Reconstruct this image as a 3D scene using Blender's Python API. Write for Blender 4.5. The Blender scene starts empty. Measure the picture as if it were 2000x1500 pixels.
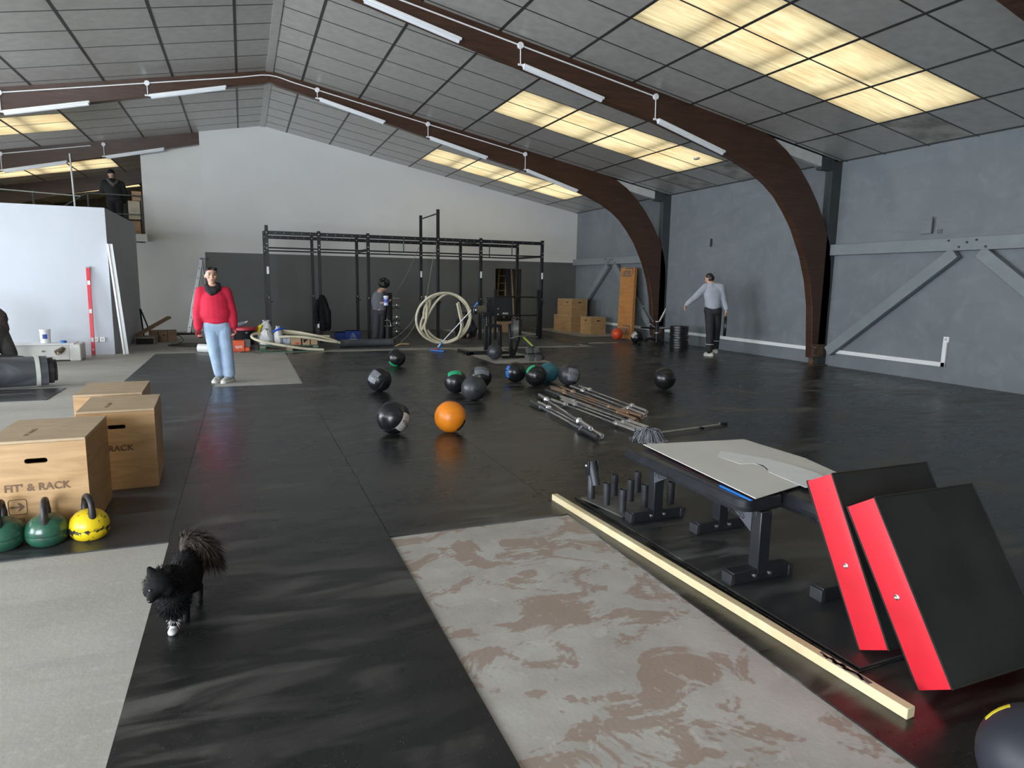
import bpy, math, random
import numpy as np
from mathutils import Vector as V, Matrix, Euler
random.seed(7)
S = bpy.context.scene
COL = S.collection
PI = math.pi
# ---------------------------------------------------------------- camera
CAMH, FPX = 1.55, 1292.11
YAW, PIT, ROL = 0.384629, 0.151554, -0.0164432
_fw = V((math.sin(YAW)*math.cos(PIT), math.cos(YAW)*math.cos(PIT), -math.sin(PIT)))
_r = V((math.cos(YAW), -math.sin(YAW), 0)); _d = _fw.cross(_r)
CR = math.cos(ROL)*_r + math.sin(ROL)*_d
CD = -math.sin(ROL)*_r + math.cos(ROL)*_d
cam = bpy.data.cameras.new('camera'); camo = bpy.data.objects.new('camera', cam); COL.objects.link(camo)
cam.sensor_width = 36; cam.lens = FPX/2000*36; cam.clip_end = 200
camo.matrix_world = Matrix(((CR.x, -CD.x, -_fw.x, 0), (CR.y, -CD.y, -_fw.y, 0), (CR.z, -CD.z, -_fw.z, CAMH), (0, 0, 0, 1)))
S.camera = camo
# ---------------------------------------------------------------- sky, daylight openings, exposure
w = bpy.data.worlds.new('sky'); S.world = w; w.use_nodes = True
bg = w.node_tree.nodes['Background']; bg.inputs[0].default_value = (0.84, 0.92, 1.0, 1); bg.inputs[1].default_value = 12.0
S.view_settings.view_transform = 'Standard'; S.view_settings.look = 'None'
S.view_settings.gamma = 1; S.view_settings.use_curve_mapping = False; S.view_settings.exposure = 0.90
LEFT_OPEN = [(-0.4, 3.0), (5.4, 9.4), (10.4, 13.6), (19.5, 21.3)]      # glazed bays of the left wall: y from, y to
FRONT_OPEN = [(-8.6, -3.0)]
def portal(name, loc, rot, sx, sy):
    l = bpy.data.lights.new(name, 'AREA'); l.shape = 'RECTANGLE'; l.size = sx; l.size_y = sy
    l.cycles.is_portal = True
    o = bpy.data.objects.new(name, l); o.location = loc; o.rotation_euler = rot; COL.objects.link(o)
for a, b in LEFT_OPEN: portal('window_daylight', (-9.56, (a+b)/2, 1.75), (0, -PI/2, 0), 3.3, b-a)
for a, b in FRONT_OPEN: portal('door_daylight', ((a+b)/2, -2.95, 1.65), (PI/2, 0, 0), b-a, 3.3)
# ---------------------------------------------------------------- pixels of the 2000x1500 photograph to places
def ray(u, v): return (u-1000)/FPX*CR + (v-750)/FPX*CD + _fw
def G(u, v, z=0.0): d = ray(u, v); return V((0, 0, CAMH)) + d*((z-CAMH)/d.z)
def PY(u, v, y): d = ray(u, v); return V((0, 0, CAMH)) + d*(y/d.y)
def PX(u, v, x): d = ray(u, v); return V((0, 0, CAMH)) + d*(x/d.x)
def proj(p):
    q = V(p)-V((0, 0, CAMH)); z = q.dot(_fw)
    return (1000+q.dot(CR)/z*FPX, 750+q.dot(CD)/z*FPX, z)
# ---------------------------------------------------------------- materials
MATS = {}
def mat(name, col, rough=.6, metal=0., var=.12, scale=6., bump=0., bscale=40., spec=.5, col2=None, thr=None, coat=0., stretch=(1,1,1), rvar=0., trans=0.):
    """plain surface: colour, its mottling towards col2, gloss and fine relief"""
    if name in MATS: return MATS[name]
    m = bpy.data.materials.new(name); m.use_nodes = True; MATS[name] = m
    nt = m.node_tree; b = nt.nodes['Principled BSDF']; N = nt.nodes.new; L = nt.links.new
    b.inputs['Roughness'].default_value = rough; b.inputs['Metallic'].default_value = metal
    b.inputs['Specular IOR Level'].default_value = spec; b.inputs['Coat Weight'].default_value = coat
    b.inputs['Base Color'].default_value = (*col, 1)
    if var or col2:
        tc = N('ShaderNodeTexCoord'); mp = N('ShaderNodeMapping'); mp.inputs['Scale'].default_value = stretch
        L(tc.outputs['Object'], mp.inputs[0])
        nz = N('ShaderNodeTexNoise'); nz.inputs['Scale'].default_value = scale; nz.inputs['Detail'].default_value = 6
        L(mp.outputs[0], nz.inputs['Vector'])
        cr = N('ShaderNodeValToRGB')
        c2 = col2 if col2 else tuple(max(0, c*(1-var*2)) for c in col)
        c1 = col if col2 else tuple(min(1, c*(1+var)) for c in col)
        lo, hi = thr if thr else (.3, .7)
        cr.color_ramp.elements[0].position = lo; cr.color_ramp.elements[1].position = hi
        cr.color_ramp.elements[0].color = (*c2, 1); cr.color_ramp.elements[1].color = (*c1, 1)
        L(nz.outputs[0], cr.inputs[0]); L(cr.outputs[0], b.inputs['Base Color'])
        if rvar:
            mr = N('ShaderNodeMapRange'); mr.inputs['From Min'].default_value = .3; mr.inputs['From Max'].default_value = .7
            mr.inputs['To Min'].default_value = max(0, rough-rvar); mr.inputs['To Max'].default_value = min(1, rough+rvar)
            L(nz.outputs[0], mr.inputs[0]); L(mr.outputs[0], b.inputs['Roughness'])
    if bump:
        tc = N('ShaderNodeTexCoord'); n2 = N('ShaderNodeTexNoise'); n2.inputs['Scale'].default_value = bscale; n2.inputs['Detail'].default_value = 4
        L(tc.outputs['Object'], n2.inputs['Vector'])
        bp = N('ShaderNodeBump'); bp.inputs['Strength'].default_value = bump; bp.inputs['Distance'].default_value = .01
        L(n2.outputs[0], bp.inputs['Height']); L(bp.outputs[0], b.inputs['Normal'])
    return m
def nodes_of(name):
    m = bpy.data.materials.new(name); m.use_nodes = True; MATS[name] = m
    nt = m.node_tree
    return m, nt, nt.nodes['Principled BSDF'], nt.nodes.new, nt.links.new
def noise(N, L, vec, scale, detail=5, dist=0.0, rough=.55):
    n = N('ShaderNodeTexNoise'); n.inputs['Scale'].default_value = scale; n.inputs['Detail'].default_value = detail
    n.inputs['Distortion'].default_value = dist; n.inputs['Roughness'].default_value = rough
    L(vec, n.inputs['Vector']); return n.outputs[0]
def ramp(N, L, fac, stops):
    r = N('ShaderNodeValToRGB'); e = r.color_ramp.elements
    while len(e) < len(stops): e.new(.5)
    for i, (p, c) in enumerate(stops):
        e[i].position = p; e[i].color = (c, c, c, 1) if isinstance(c, (int, float)) else (*c, 1)
    L(fac, r.inputs[0]); return r.outputs[0]
def mix(N, L, fac, a, b, mode='MIX'):
    m = N('ShaderNodeMix'); m.data_type = 'RGBA'; m.blend_type = mode
    for s, x in ((0, fac), (6, a), (7, b)):
        if hasattr(x, 'links'): L(x, m.inputs[s])
        elif s: m.inputs[s].default_value = (*x, 1)
        else: m.inputs[0].default_value = x
    return m.outputs[2]
def mapped(N, L, scale=(1, 1, 1), rot=(0, 0, 0)):
    tc = N('ShaderNodeTexCoord'); mp = N('ShaderNodeMapping'); mp.inputs['Scale'].default_value = scale; mp.inputs['Rotation'].default_value = rot
    L(tc.outputs['Object'], mp.inputs[0]); return mp.outputs[0]
def math_n(N, L, op, a, b=0.0):
    n = N('ShaderNodeMath'); n.operation = op
    for i, x in enumerate((a, b)):
        if hasattr(x, 'links'): L(x, n.inputs[i])
        else: n.inputs[i].default_value = x
    return n.outputs[0]
def bump_to(N, L, b, h, strength, dist=.01):
    bp = N('ShaderNodeBump'); bp.inputs['Strength'].default_value = strength; bp.inputs['Distance'].default_value = dist
    L(h, bp.inputs['Height']); L(bp.outputs[0], b.inputs['Normal'])
# ---------------------------------------------------------------- mesh building
def basis(d, up=V((0, 0, 1))):
    d = V(d).normalized()
    if abs(d.dot(up)) > .999: up = V((1, 0, 0))
    a = up.cross(d).normalized(); return a, d.cross(a), d
class MB:
    def __init__(s): s.v = []; s.f = []; s.mi = []; s.m = 0
    def add(s, vs, fs):
        o = len(s.v); s.v += [tuple(p) for p in vs]
        for f in fs: s.f.append(tuple(i+o for i in f)); s.mi.append(s.m)
        return s
    def box(s, c, d, rot=None):
        x, y, z = d[0]/2, d[1]/2, d[2]/2
        p = [V((a*x, b*y, e*z)) for e in (-1, 1) for b in (-1, 1) for a in (-1, 1)]
        if rot is not None: p = [rot @ q for q in p]
        return s.add([q+V(c) for q in p], [(0, 2, 3, 1), (4, 5, 7, 6), (0, 1, 5, 4), (2, 6, 7, 3), (0, 4, 6, 2), (1, 3, 7, 5)])
    def span(s, a, b): return s.box(((a[0]+b[0])/2, (a[1]+b[1])/2, (a[2]+b[2])/2), (abs(b[0]-a[0]), abs(b[1]-a[1]), abs(b[2]-a[2])))
    def bar(s, a, b, wx, wy, up=V((0, 0, 1)), roll=0.0):
        a, b = V(a), V(b); x, y, d = basis(b-a, V(up)); 
        if roll: x, y = x*math.cos(roll)+y*math.sin(roll), y*math.cos(roll)-x*math.sin(roll)
        p = [q + x*i*wx/2 + y*j*wy/2 for q in (a, b) for i, j in ((-1, -1), (1, -1), (1, 1), (-1, 1))]
        return s.add(p, [(3, 2, 1, 0), (4, 5, 6, 7)] + [(i, (i+1) % 4, 4+(i+1) % 4, 4+i) for i in range(4)])
    def tube(s, pts, r, n=10, cap=True, closed=False, flat=1.0, up=V((0, 0, 1))):
        pts = [V(p) for p in pts]; k = len(pts)
        rs = list(r) if isinstance(r, (list, tuple)) else [r]*k
        rings = []; px = None
        for i, p in enumerate(pts):
            if closed: t = pts[(i+1) % k]-pts[i-1]
            else: t = pts[min(i+1, k-1)]-pts[max(i-1, 0)]
            t.normalize()
            if px is None: x = basis(t, up)[0]
            else:
                x = px - t*px.dot(t)
                x = x.normalized() if x.length > 1e-6 else basis(t, up)[0]
            y = t.cross(x); px = x
            rings.append([p + x*math.cos(2*PI*j/n)*rs[i] + y*math.sin(2*PI*j/n)*rs[i]*flat for j in range(n)])
        return s.loft(rings, cap, closed)
    def loft(s, rings, cap=True, closed=False):
        n = len(rings[0]); k = len(rings)
        fs = [(i*n+j, i*n+(j+1) % n, (i+1) % k*n+(j+1) % n, (i+1) % k*n+j) for i in range(k if closed else k-1) for j in range(n)]
        if cap and not closed: fs += [tuple(reversed(range(n))), tuple((k-1)*n+j for j in range(n))]
        return s.add([p for r in rings for p in r], fs)
    def cyl(s, a, b, r, r2=None, n=16): return s.tube([a, b], [r, r if r2 is None else r2], n)
    def lathe(s, prof, c=(0, 0, 0), n=24, axis=(0, 0, 1), sc=(1, 1)):
        x, y, z = basis(axis); c = V(c)
        return s.loft([[c + x*math.cos(2*PI*j/n)*r*sc[0] + y*math.sin(2*PI*j/n)*r*sc[1] + z*h for j in range(n)] for r, h in prof])
    def ball(s, c, r, n=20, m=12, rot=None):
        r = V((r, r, r)) if isinstance(r, (int, float)) else V(r); c = V(c); rings = []
        for i in range(m+1):
            a = -PI/2+PI*i/m; q = max(math.cos(a), .004)
            ring = [V((r.x*q*math.cos(2*PI*j/n), r.y*q*math.sin(2*PI*j/n), r.z*math.sin(a))) for j in range(n)]
            rings.append([c + (rot @ p if rot is not None else p) for p in ring])
        return s.loft(rings)
    def cone(s, a, b, r1, r2, n=12):
        """limb: round cone with domed ends"""
        a, b = V(a), V(b); d = (b-a); L = d.length; d.normalize(); x, y, _ = basis(d); rings = []
        for h, q in [(-1, .05), (-.86, .5), (-.5, .866), (0, 1)]: rings.append((a+d*h*r1, r1*q))
        for h, q in [(0, 1), (.5, .866), (.86, .5), (1, .05)]: rings.append((b+d*h*r2, r2*q))
        return s.loft([[c + x*math.cos(2*PI*j/n)*r + y*math.sin(2*PI*j/n)*r for j in range(n)] for c, r in rings])
    def prism(s, poly, fn, a, b):
        """poly of 2-d points, fn(p, t) -> 3-d, swept from a to b"""
        n = len(poly)
        return s.add([fn(p, a) for p in poly]+[fn(p, b) for p in poly],
                     [tuple(reversed(range(n))), tuple(range(n, 2*n))]+[(i, (i+1) % n, n+(i+1) % n, n+i) for i in range(n)])
    def torus(s, c, R, r, axis=(0, 0, 1), n=40, m=10, a0=0, a1=2*PI, sy=1.0):
        x, y, z = basis(axis); c = V(c); cl = abs(a1-a0-2*PI) < 1e-6
        pts = [c + x*math.cos(a0+(a1-a0)*i/n)*R + y*math.sin(a0+(a1-a0)*i/n)*R*sy for i in range(n if cl else n+1)]
        return s.tube(pts, r, m, closed=cl, up=z)
    def build(s, name, mats, parent=None, smooth=True, angle=38, bevel=0., seg=2, mods=None):
        me = bpy.data.meshes.new(name); me.from_pydata(s.v, [], s.f)
        for m in (mats if isinstance(mats, (list, tuple)) else [mats]): me.materials.append(m)
        if isinstance(mats, (list, tuple)): me.polygons.foreach_set('material_index', s.mi)
        if smooth:
            me.polygons.foreach_set('use_smooth', [True]*len(s.f)); me.set_sharp_from_angle(angle=math.radians(angle))
        me.update()
        o = bpy.data.objects.new(name, me); COL.objects.link(o)
        if parent: o.parent = parent
        if bevel:
            b = o.modifiers.new('bevel', 'BEVEL'); b.width = bevel; b.segments = seg; b.limit_method = 'ANGLE'; b.angle_limit = math.radians(40); b.harden_normals = False
        return o
def tag(o, label, cat, group=None):
    o['label'] = label; o['category'] = cat
    if group: o['group'] = group
    return o
def thing(name, label, cat, loc=(0, 0, 0), rz=0., group=None):
    o = bpy.data.objects.new(name, None); o.empty_display_size = .1; COL.objects.link(o)
    o.location = loc; o.rotation_euler = (0, 0, rz); return tag(o, label, cat, group)
def struct(o): o['kind'] = 'structure'; return o
def copy_tree(o, parent=None):
    c = o.copy(); COL.objects.link(c); c.parent = parent
    for ch in o.children: copy_tree(ch, c)
    return c
def lettering(name, body, size, mt, parent, loc, rot, extrude=.0006, align='LEFT', spacing=1.0, xs=1.0, offset=0.0):
    cu = bpy.data.curves.new(name, 'FONT'); cu.body = body; cu.size = size; cu.extrude = extrude; cu.align_x = align; cu.space_character = spacing; cu.offset = offset
    t = bpy.data.objects.new('t', cu); me = bpy.data.meshes.new_from_object(t); bpy.data.objects.remove(t); me.materials.append(mt); me.name = name
    o = bpy.data.objects.new(name, me); COL.objects.link(o); o.parent = parent; o.location = loc; o.rotation_euler = rot; o.scale = (xs, 1, 1); return o
def remesh(o, voxel, smooth=6, factor=.5):
    r = o.modifiers.new('fuse', 'REMESH'); r.mode = 'VOXEL'; r.voxel_size = voxel; r.use_smooth_shade = True
    s = o.modifiers.new('relax', 'SMOOTH'); s.iterations = smooth; s.factor = factor
    return o
# ================================================================ surfaces of the place
def m_concrete():
    m, nt, b, N, L = nodes_of('screed concrete')
    v = mapped(N, L); st = mapped(N, L, (.5, 2.2, 1), (0, 0, .12))
    big = noise(N, L, v, .9, 6); fine = noise(N, L, v, 22, 6); streak = noise(N, L, st, 2.6, 6, .6)
    c = ramp(N, L, big, [(.3, (.33, .31, .28)), (.7, (.44, .42, .385))])
    c = mix(N, L, ramp(N, L, streak, [(.52, 0), (.68, .38)]), c, (.27, .255, .235))
    c = mix(N, L, ramp(N, L, fine, [(.55, 0), (.72, .22)]), c, (.62, .60, .57))
    # glue stains and trowel arcs left where the strip of matting was lifted
    sx = N('ShaderNodeSeparateXYZ'); L(v, sx.inputs[0])
    inx = math_n(N, L, 'MULTIPLY', math_n(N, L, 'GREATER_THAN', sx.outputs[0], .72), math_n(N, L, 'LESS_THAN', sx.outputs[0], 2.1))
    iny = math_n(N, L, 'LESS_THAN', sx.outputs[1], 4.1)
    box = math_n(N, L, 'MULTIPLY', inx, iny)
    p1 = noise(N, L, mapped(N, L, (1.0, 1.25, 1), (0, 0, .5)), 2.7, 8, .9, .64)
    wv = N('ShaderNodeTexWave'); wv.wave_type = 'RINGS'; wv.rings_direction = 'SPHERICAL'; wv.inputs['Scale'].default_value = 9; wv.inputs['Distortion'].default_value = 5; wv.inputs['Detail'].default_value = 3
    mp = N('ShaderNodeMapping'); tc = N('ShaderNodeTexCoord'); mp.inputs['Location'].default_value = (-1.55, -1.9, 0); L(tc.outputs['Object'], mp.inputs[0]); L(mp.outputs[0], wv.inputs['Vector'])
    pm = math_n(N, L, 'ADD', p1, math_n(N, L, 'MULTIPLY', math_n(N, L, 'SUBTRACT', wv.outputs[1], .5), .02))
    stain = ramp(N, L, pm, [(.515, 0), (.545, .75)])
    base2 = ramp(N, L, noise(N, L, v, 3.1, 5), [(.35, (.37, .345, .315)), (.65, (.47, .45, .42))])
    c2 = mix(N, L, stain, base2, (.30, .215, .165))
    c2 = mix(N, L, ramp(N, L, noise(N, L, v, 7, 5, 1.5), [(.62, 0), (.66, .55)]), c2, (.52, .49, .45))
    c = mix(N, L, box, c, c2)
    L(c, b.inputs['Base Color']); b.inputs['Roughness'].default_value = .72; b.inputs['Specular IOR Level'].default_value = .35
    bump_to(N, L, b, noise(N, L, v, 45, 5), .25, .004)
    return m
def m_rubber(name, base, dust, amt, rough=.42, fleck=.0, thr=(.50, .70)):
    m, nt, b, N, L = nodes_of(name)
    v = mapped(N, L); a = noise(N, L, v, .85, 7, .8); s = noise(N, L, mapped(N, L, (.8, 3.4, 1), (0, 0, .25)), 1.9, 6, .8)
    d = math_n(N, L, 'MULTIPLY', ramp(N, L, a, [(thr[0]-.06, .05), (thr[1]-.04, 1)]), ramp(N, L, s, [(.44, .05), (.60, 1)]))
    c = mix(N, L, math_n(N, L, 'MULTIPLY', d, amt), base, dust)
    if fleck:
        vo = N('ShaderNodeTexVoronoi'); vo.inputs['Scale'].default_value = 95; L(v, vo.inputs['Vector'])
        dot = math_n(N, L, 'LESS_THAN', vo.outputs['Distance'], .13)
        sel = ramp(N, L, noise(N, L, v, 31, 2), [(.52, 0), (.6, 1)])
        c = mix(N, L, math_n(N, L, 'MULTIPLY', math_n(N, L, 'MULTIPLY', dot, sel), fleck), c, (.33, .36, .40))
    L(c, b.inputs['Base Color'])
    r = N('ShaderNodeMapRange'); r.inputs['To Min'].default_value = rough-.07; r.inputs['To Max'].default_value = rough+.22
    L(d, r.inputs[0]); L(r.outputs[0], b.inputs['Roughness']); b.inputs['Specular IOR Level'].default_value = .5
    bump_to(N, L, b, noise(N, L, v, 160, 3), .18, .002)
    return m
def m_wallgrey(name, c1, c2, c3):
    m, nt, b, N, L = nodes_of(name)
    v = mapped(N, L); w_ = mapped(N, L, (1, .35, 1.0))
    big = noise(N, L, v, .7, 7, .8); mid = noise(N, L, v, 3.2, 7, .6); blot = noise(N, L, w_, 1.7, 3, 2.0)
    c = ramp(N, L, big, [(.32, c1), (.68, c2)])
    c = mix(N, L, ramp(N, L, mid, [(.5, 0), (.75, .55)]), c, c3)
    c = mix(N, L, ramp(N, L, blot, [(.56, 0), (.60, .35)]), c, c1)
    L(c, b.inputs['Base Color']); b.inputs['Roughness'].default_value = .62; b.inputs['Specular IOR Level'].default_value = .35
    bump_to(N, L, b, noise(N, L, v, 9, 6), .12, .01)
    return m
def m_wood(name, c1, c2, scale=(1, 1, 12), ns=2.5, rough=.45, axis_rot=(0, 0, 0), coat=0, dark=None):
    m, nt, b, N, L = nodes_of(name)
    v = mapped(N, L, scale, axis_rot); g = noise(N, L, v, ns, 8, 1.4, .6); g2 = noise(N, L, mapped(N, L), 1.6, 4)
    c = ramp(N, L, g, [(.33, c1), (.62, c2)])
    c = mix(N, L, ramp(N, L, g2, [(.4, 0), (.75, .45)]), c, dark or tuple(x*.7 for x in c1))
    L(c, b.inputs['Base Color']); b.inputs['Roughness'].default_value = rough; b.inputs['Coat Weight'].default_value = coat
    bump_to(N, L, b, g, .08, .004)
    return m
def m_backwall():
    m, nt, b, N, L = nodes_of('two-tone gable paint')
    v = mapped(N, L); sx = N('ShaderNodeSeparateXYZ'); L(v, sx.inputs[0])
    hi = math_n(N, L, 'GREATER_THAN', sx.outputs[2], 2.28)
    wh = ramp(N, L, noise(N, L, v, .5, 5), [(.3, (.70, .69, .67)), (.7, (.77, .76, .74))])
    gr = ramp(N, L, noise(N, L, v, .6, 6), [(.3, (.105, .108, .104)), (.7, (.135, .138, .132))])
    L(mix(N, L, hi, gr, wh), b.inputs['Base Color']); b.inputs['Roughness'].default_value = .6
    bump_to(N, L, b, noise(N, L, v, 30, 4), .05, .004)
    return m
def m_skylight():
    m, nt, b, N, L = nodes_of('weathered polycarbonate'); nt.nodes.remove(b)
    out = nt.nodes['Material Output']
    st = noise(N, L, mapped(N, L, (.6, 9, 1)), 2.2, 6, .5); bl = noise(N, L, mapped(N, L), 1.1, 4)
    c = ramp(N, L, st, [(.3, (.275, .235, .165)), (.65, (.365, .325, .24))])
    c = mix(N, L, ramp(N, L, bl, [(.5, 0), (.8, .5)]), c, (.27, .19, .105))
    t = N('ShaderNodeBsdfTranslucent'); L(c, t.inputs[0])
    d = N('ShaderNodeBsdfDiffuse'); L(c, d.inputs[0])
    g = N('ShaderNodeMixShader'); g.inputs[0].default_value = .22; L(t.outputs[0], g.inputs[1]); L(d.outputs[0], g.inputs[2]); L(g.outputs[0], out.inputs[0])
    return m
CONC = m_concrete()
RUB = m_rubber('black rubber', (.012, .012, .012), (.17, .165, .15), .62, .34, fleck=.5)
RUBL = m_rubber('dusty rubber', (.030, .031, .033), (.15, .15, .15), .6, .42, fleck=.15)
RUBO = m_rubber('worn rubber', (.032, .032, .031), (.17, .165, .155), .8, .5, thr=(.38, .62))
WALLG = m_wallgrey('skimmed grey wall', (.155, .172, .188), (.198, .216, .232), (.23, .246, .26))
WALLW = mat('white wall paint', (.74, .73, .70), .65, var=.03, scale=1.2, bump=.04, bscale=30)
PARTN = mat('plasterboard pale paint', (.47, .495, .535), .7, var=.025, scale=1.1)
BACKW = m_backwall()
TILE = mat('painted ceiling tile', (.37, .36, .335), .30, var=.08, scale=7, bump=.06, bscale=140, spec=1.0)
TILEM = mat('stained ceiling tile', (.36, .35, .31), .55, var=.25, scale=3, bump=.25, bscale=140)
GRID = mat('dark ceiling grid', (.035, .034, .032), .45, var=.05)
SKY = m_skylight()
GLU = m_wood('stained glulam', (.038, .018, .011), (.078, .036, .021), (.5, .5, 9), 3.0, .32, dark=(.030, .015, .010))
STEELB = mat('rusty brown steel', (.11, .065, .04), .55, var=.3, scale=20)
POST = mat('charcoal post paint', (.045, .052, .056), .5, var=.1, scale=3)
BRACE = m_wallgrey('painted brace timber', (.185, .212, .222), (.225, .252, .262), (.25, .278, .286))
WHITE = mat('white plastic', (.80, .80, .80), .4, var=.02)
WHITEP = mat('white painted timber', (.58, .575, .55), .55, var=.05)
BLACK = mat('black powder coat', (.012, .012, .014), .38, var=.15, scale=8)
CHROME = mat('hard chrome', (.88, .88, .90), .26, 1.0, var=0)
ZINC = mat('zinc bolt', (.62, .62, .60), .35, 1.0, var=.05)
ALU = mat('ladder aluminium', (.50, .51, .52), .36, 1.0, var=.06)
CARD = mat('brown cardboard', (.42, .27, .155), .8, var=.08, scale=4)
DARK = mat('dark void', (.01, .01, .01), .8, var=0)
# ================================================================ floor
fl = MB(); fl.span((-9.7, -3.0, -.2), (11.1, 32.9, 0)); floor = struct(fl.build('floor', CONC, smooth=False))
MT = .008
def mat_piece(x0, x1, y0, y1, m, z=MT, z0=0.0):
    o = MB(); o.span((x0+.002, y0+.002, z0), (x1-.002, y1-.002, z)); return o.build('rubber_mat', m, floor, smooth=False)
XS = [-.47, .767, 1.98, 3.21, 4.44, 5.67, 6.90, 8.13, 9.36, 10.88]
YN = -2.9; YE = [14.8, 14.75, 14.72, 14.7, 14.65, 14.6, 14.55, 14.5, 14.5]
for i in range(9):
    cuts = {0: [(YN, 10.27)], 1: [(3.84, YE[1])], 4: [(YN, 11.83)], 7: [(YN, 15.3)], 8: [(YN, 15.6)]}.get(i, [(YN, YE[i])])
    for a, b in cuts: mat_piece(XS[i], XS[i+1], a, b, RUB)
for a, b in ((4.195, 9.6), (9.6, 15.1)): mat_piece(-1.71, -.47, a, b, RUBL)
mat_piece(-4.6, -2.35, 9.75, 10.75, RUBL)
# older, dustier mats under the rig
for i, (x0, x1, y0, y1) in enumerate([(1.9, 3.2, 15.15, 20.8), (3.2, 4.45, 15.15, 20.9), (4.45, 5.9, 15.1, 21.0), (5.9, 7.9, 14.95, 19.3), (7.9, 8.4, 15.4, 18.2),
                                      (8.4, 10.4, 15.7, 17.3), (8.4, 9.2, 17.3, 20.9), (.9, 1.9, 15.2, 20.8)]):
    mat_piece(x0, x1, y0, y1, RUBO if i not in (4,) else RUB, .014)
# ================================================================ roof, ceiling
XR, ZR, XWALL, ZWALL = .7, 5.88, 10.9, 3.97
SL = (ZR-3.97)/(10.87-XR)
XLEFT = 2*XR-XWALL
def zc(x): return ZR - SL*abs(x-XR)
CT = 1/math.sqrt(1+SL*SL)
xr = [XR, 1.35, 2.55, 3.75, 4.95, 6.12, 7.29, 8.48, 9.66, 10.83, XWALL]
xl = [XR, .05, -1.14, -2.345, -3.55, -4.73, -5.91, -7.09, -8.27, -9.45, XLEFT]
FR = [-1.2, 4.4, 10.0, 15.6, 21.2, 26.8]; FT = .16
rows = [(-2.9, -1.2)] + [(-1.04, -.3), (-.3, .54), (.54, 1.38), (1.38, 2.22), (2.22, 3.06), (3.06, 3.9), (3.9, 4.4)] \
    + [(4.56, 4.9), (4.9, 5.73), (5.73, 6.57), (6.57, 7.41), (7.41, 8.23), (8.23, 9.07), (9.07, 9.9), (9.9, 10.0)] \
    + [(10.16, 11.1), (11.1, 11.93), (11.93, 12.77), (12.77, 13.6), (13.6, 14.52), (14.52, 15.36), (15.36, 15.6)] \
    + [(15.76, 16.2), (16.2, 17.04), (17.04, 17.9), (17.9, 18.74), (18.74, 19.6), (19.6, 20.4), (20.4, 21.2)] \
    + [(21.36, 22.2), (22.2, 22.95), (22.95, 23.75), (23.75, 24.6), (24.6, 25.45), (25.45, 26.3), (26.3, 26.8)] + [(26.96, 27.9), (27.9, 28.75), (28.75, 29.6), (29.6, 30.45), (30.45, 31.3), (31.3, 32.6)]
SKYROWS = {(.54, 1.38), (1.38, 2.22), (6.57, 7.41), (7.41, 8.23), (11.93, 12.77), (12.77, 13.6), (17.9, 18.74), (18.74, 19.6), (23.75, 24.6), (24.6, 25.45), (28.75, 29.6), (29.6, 30.45)}
ceil = MB(); deck = MB(); rest = MB(); ntile = 0
ceiling = bpy.data.objects.new('ceiling', None); COL.objects.link(ceiling); struct(ceiling)
def slab(mb, x0, x1, y0, y1, dz, th):
    p = [V((x, y, zc(x)+dz+h)) for h in (0, th) for x, y in ((x0, y0), (x1, y0), (x1, y1), (x0, y1))]
    mb.add(p, [(3, 2, 1, 0), (4, 5, 6, 7), (0, 1, 5, 4), (1, 2, 6, 5), (2, 3, 7, 6), (3, 0, 4, 7)])
STAINED = {(9.66, 7.41), (9.66, 11.93), (9.66, 13.6)}
for side in (xr, xl):
    for i in range(len(side)-1):
        x0, x1 = sorted(side[i:i+2])
        for y0, y1 in rows:
            sky = (y0, y1) in SKYROWS and 4 <= i <= 7
            if not sky: slab(deck, x0, x1, y0, y1, .22, .05)
            u, v, d = proj(((x0+x1)/2, (y0+y1)/2, zc((x0+x1)/2)))
            seen = d > 1 and -90 < u < 2090 and -50 < v < 440 and (y1 < 21.3 or x1 < -.9)
            if sky or seen:
                t = MB(); slab(t, x0+.008, x1-.008, y0+.006, y1-.006, 0, .012)
                ntile += 1
                m = SKY if sky else (TILEM if (round(x0, 2), y0) in STAINED else TILE)
                t.build('skylight_panel' if sky else 'ceiling_tile', m, ceiling, smooth=False)
            else: slab(rest, x0+.008, x1-.008, y0+.006, y1-.006, 0, .012)
for f in FR:                                   # close the strip above each frame
    for x0, x1 in ((XLEFT, XR), (XR, XWALL)): slab(deck, x0, x1, f-.02, f+FT+.02, .03, .24)
o = rest.build('ceiling_tile', TILE, ceiling, smooth=False); o['kind'] = 'stuff'
struct(deck.build('roof', DARK, smooth=False))
gridm = MB()
for side in (xr, xl):
    for x in side[:-1]: 
        for a, b in zip([-2.9]+[f+FT for f in FR], FR+[32.6]):
            slab(gridm, x-.022, x+.022, a, b, -.004, .008) if x != XR else None
    lo, hi = sorted((side[0], side[-1]))
    for y0, y1 in rows:
        slab(gridm, lo, hi, y0-.013, y0+.013, -.003, .006)
gridm.build('ceiling_grid', GRID, ceiling, smooth=False)
rd = MB(); rd.span((XR-.07, -2.9, ZR-.03), (XR+.07, 32.6, ZR-.012)); rd.build('ridge_strip', TILE, ceiling, smooth=False)
# purlins that carry the roof sheets over the skylights
for xs in ((5.80, 7.00, 8.25), (-4.42, -5.6, -6.85)):
    for x in xs:
        pm = MB(); pm.span((x-.06, -2.9, zc(x)+.11), (x+.06, 32.6, zc(x)+.2)); pm.build('purlin', GLU, ceiling, smooth=False)
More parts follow.
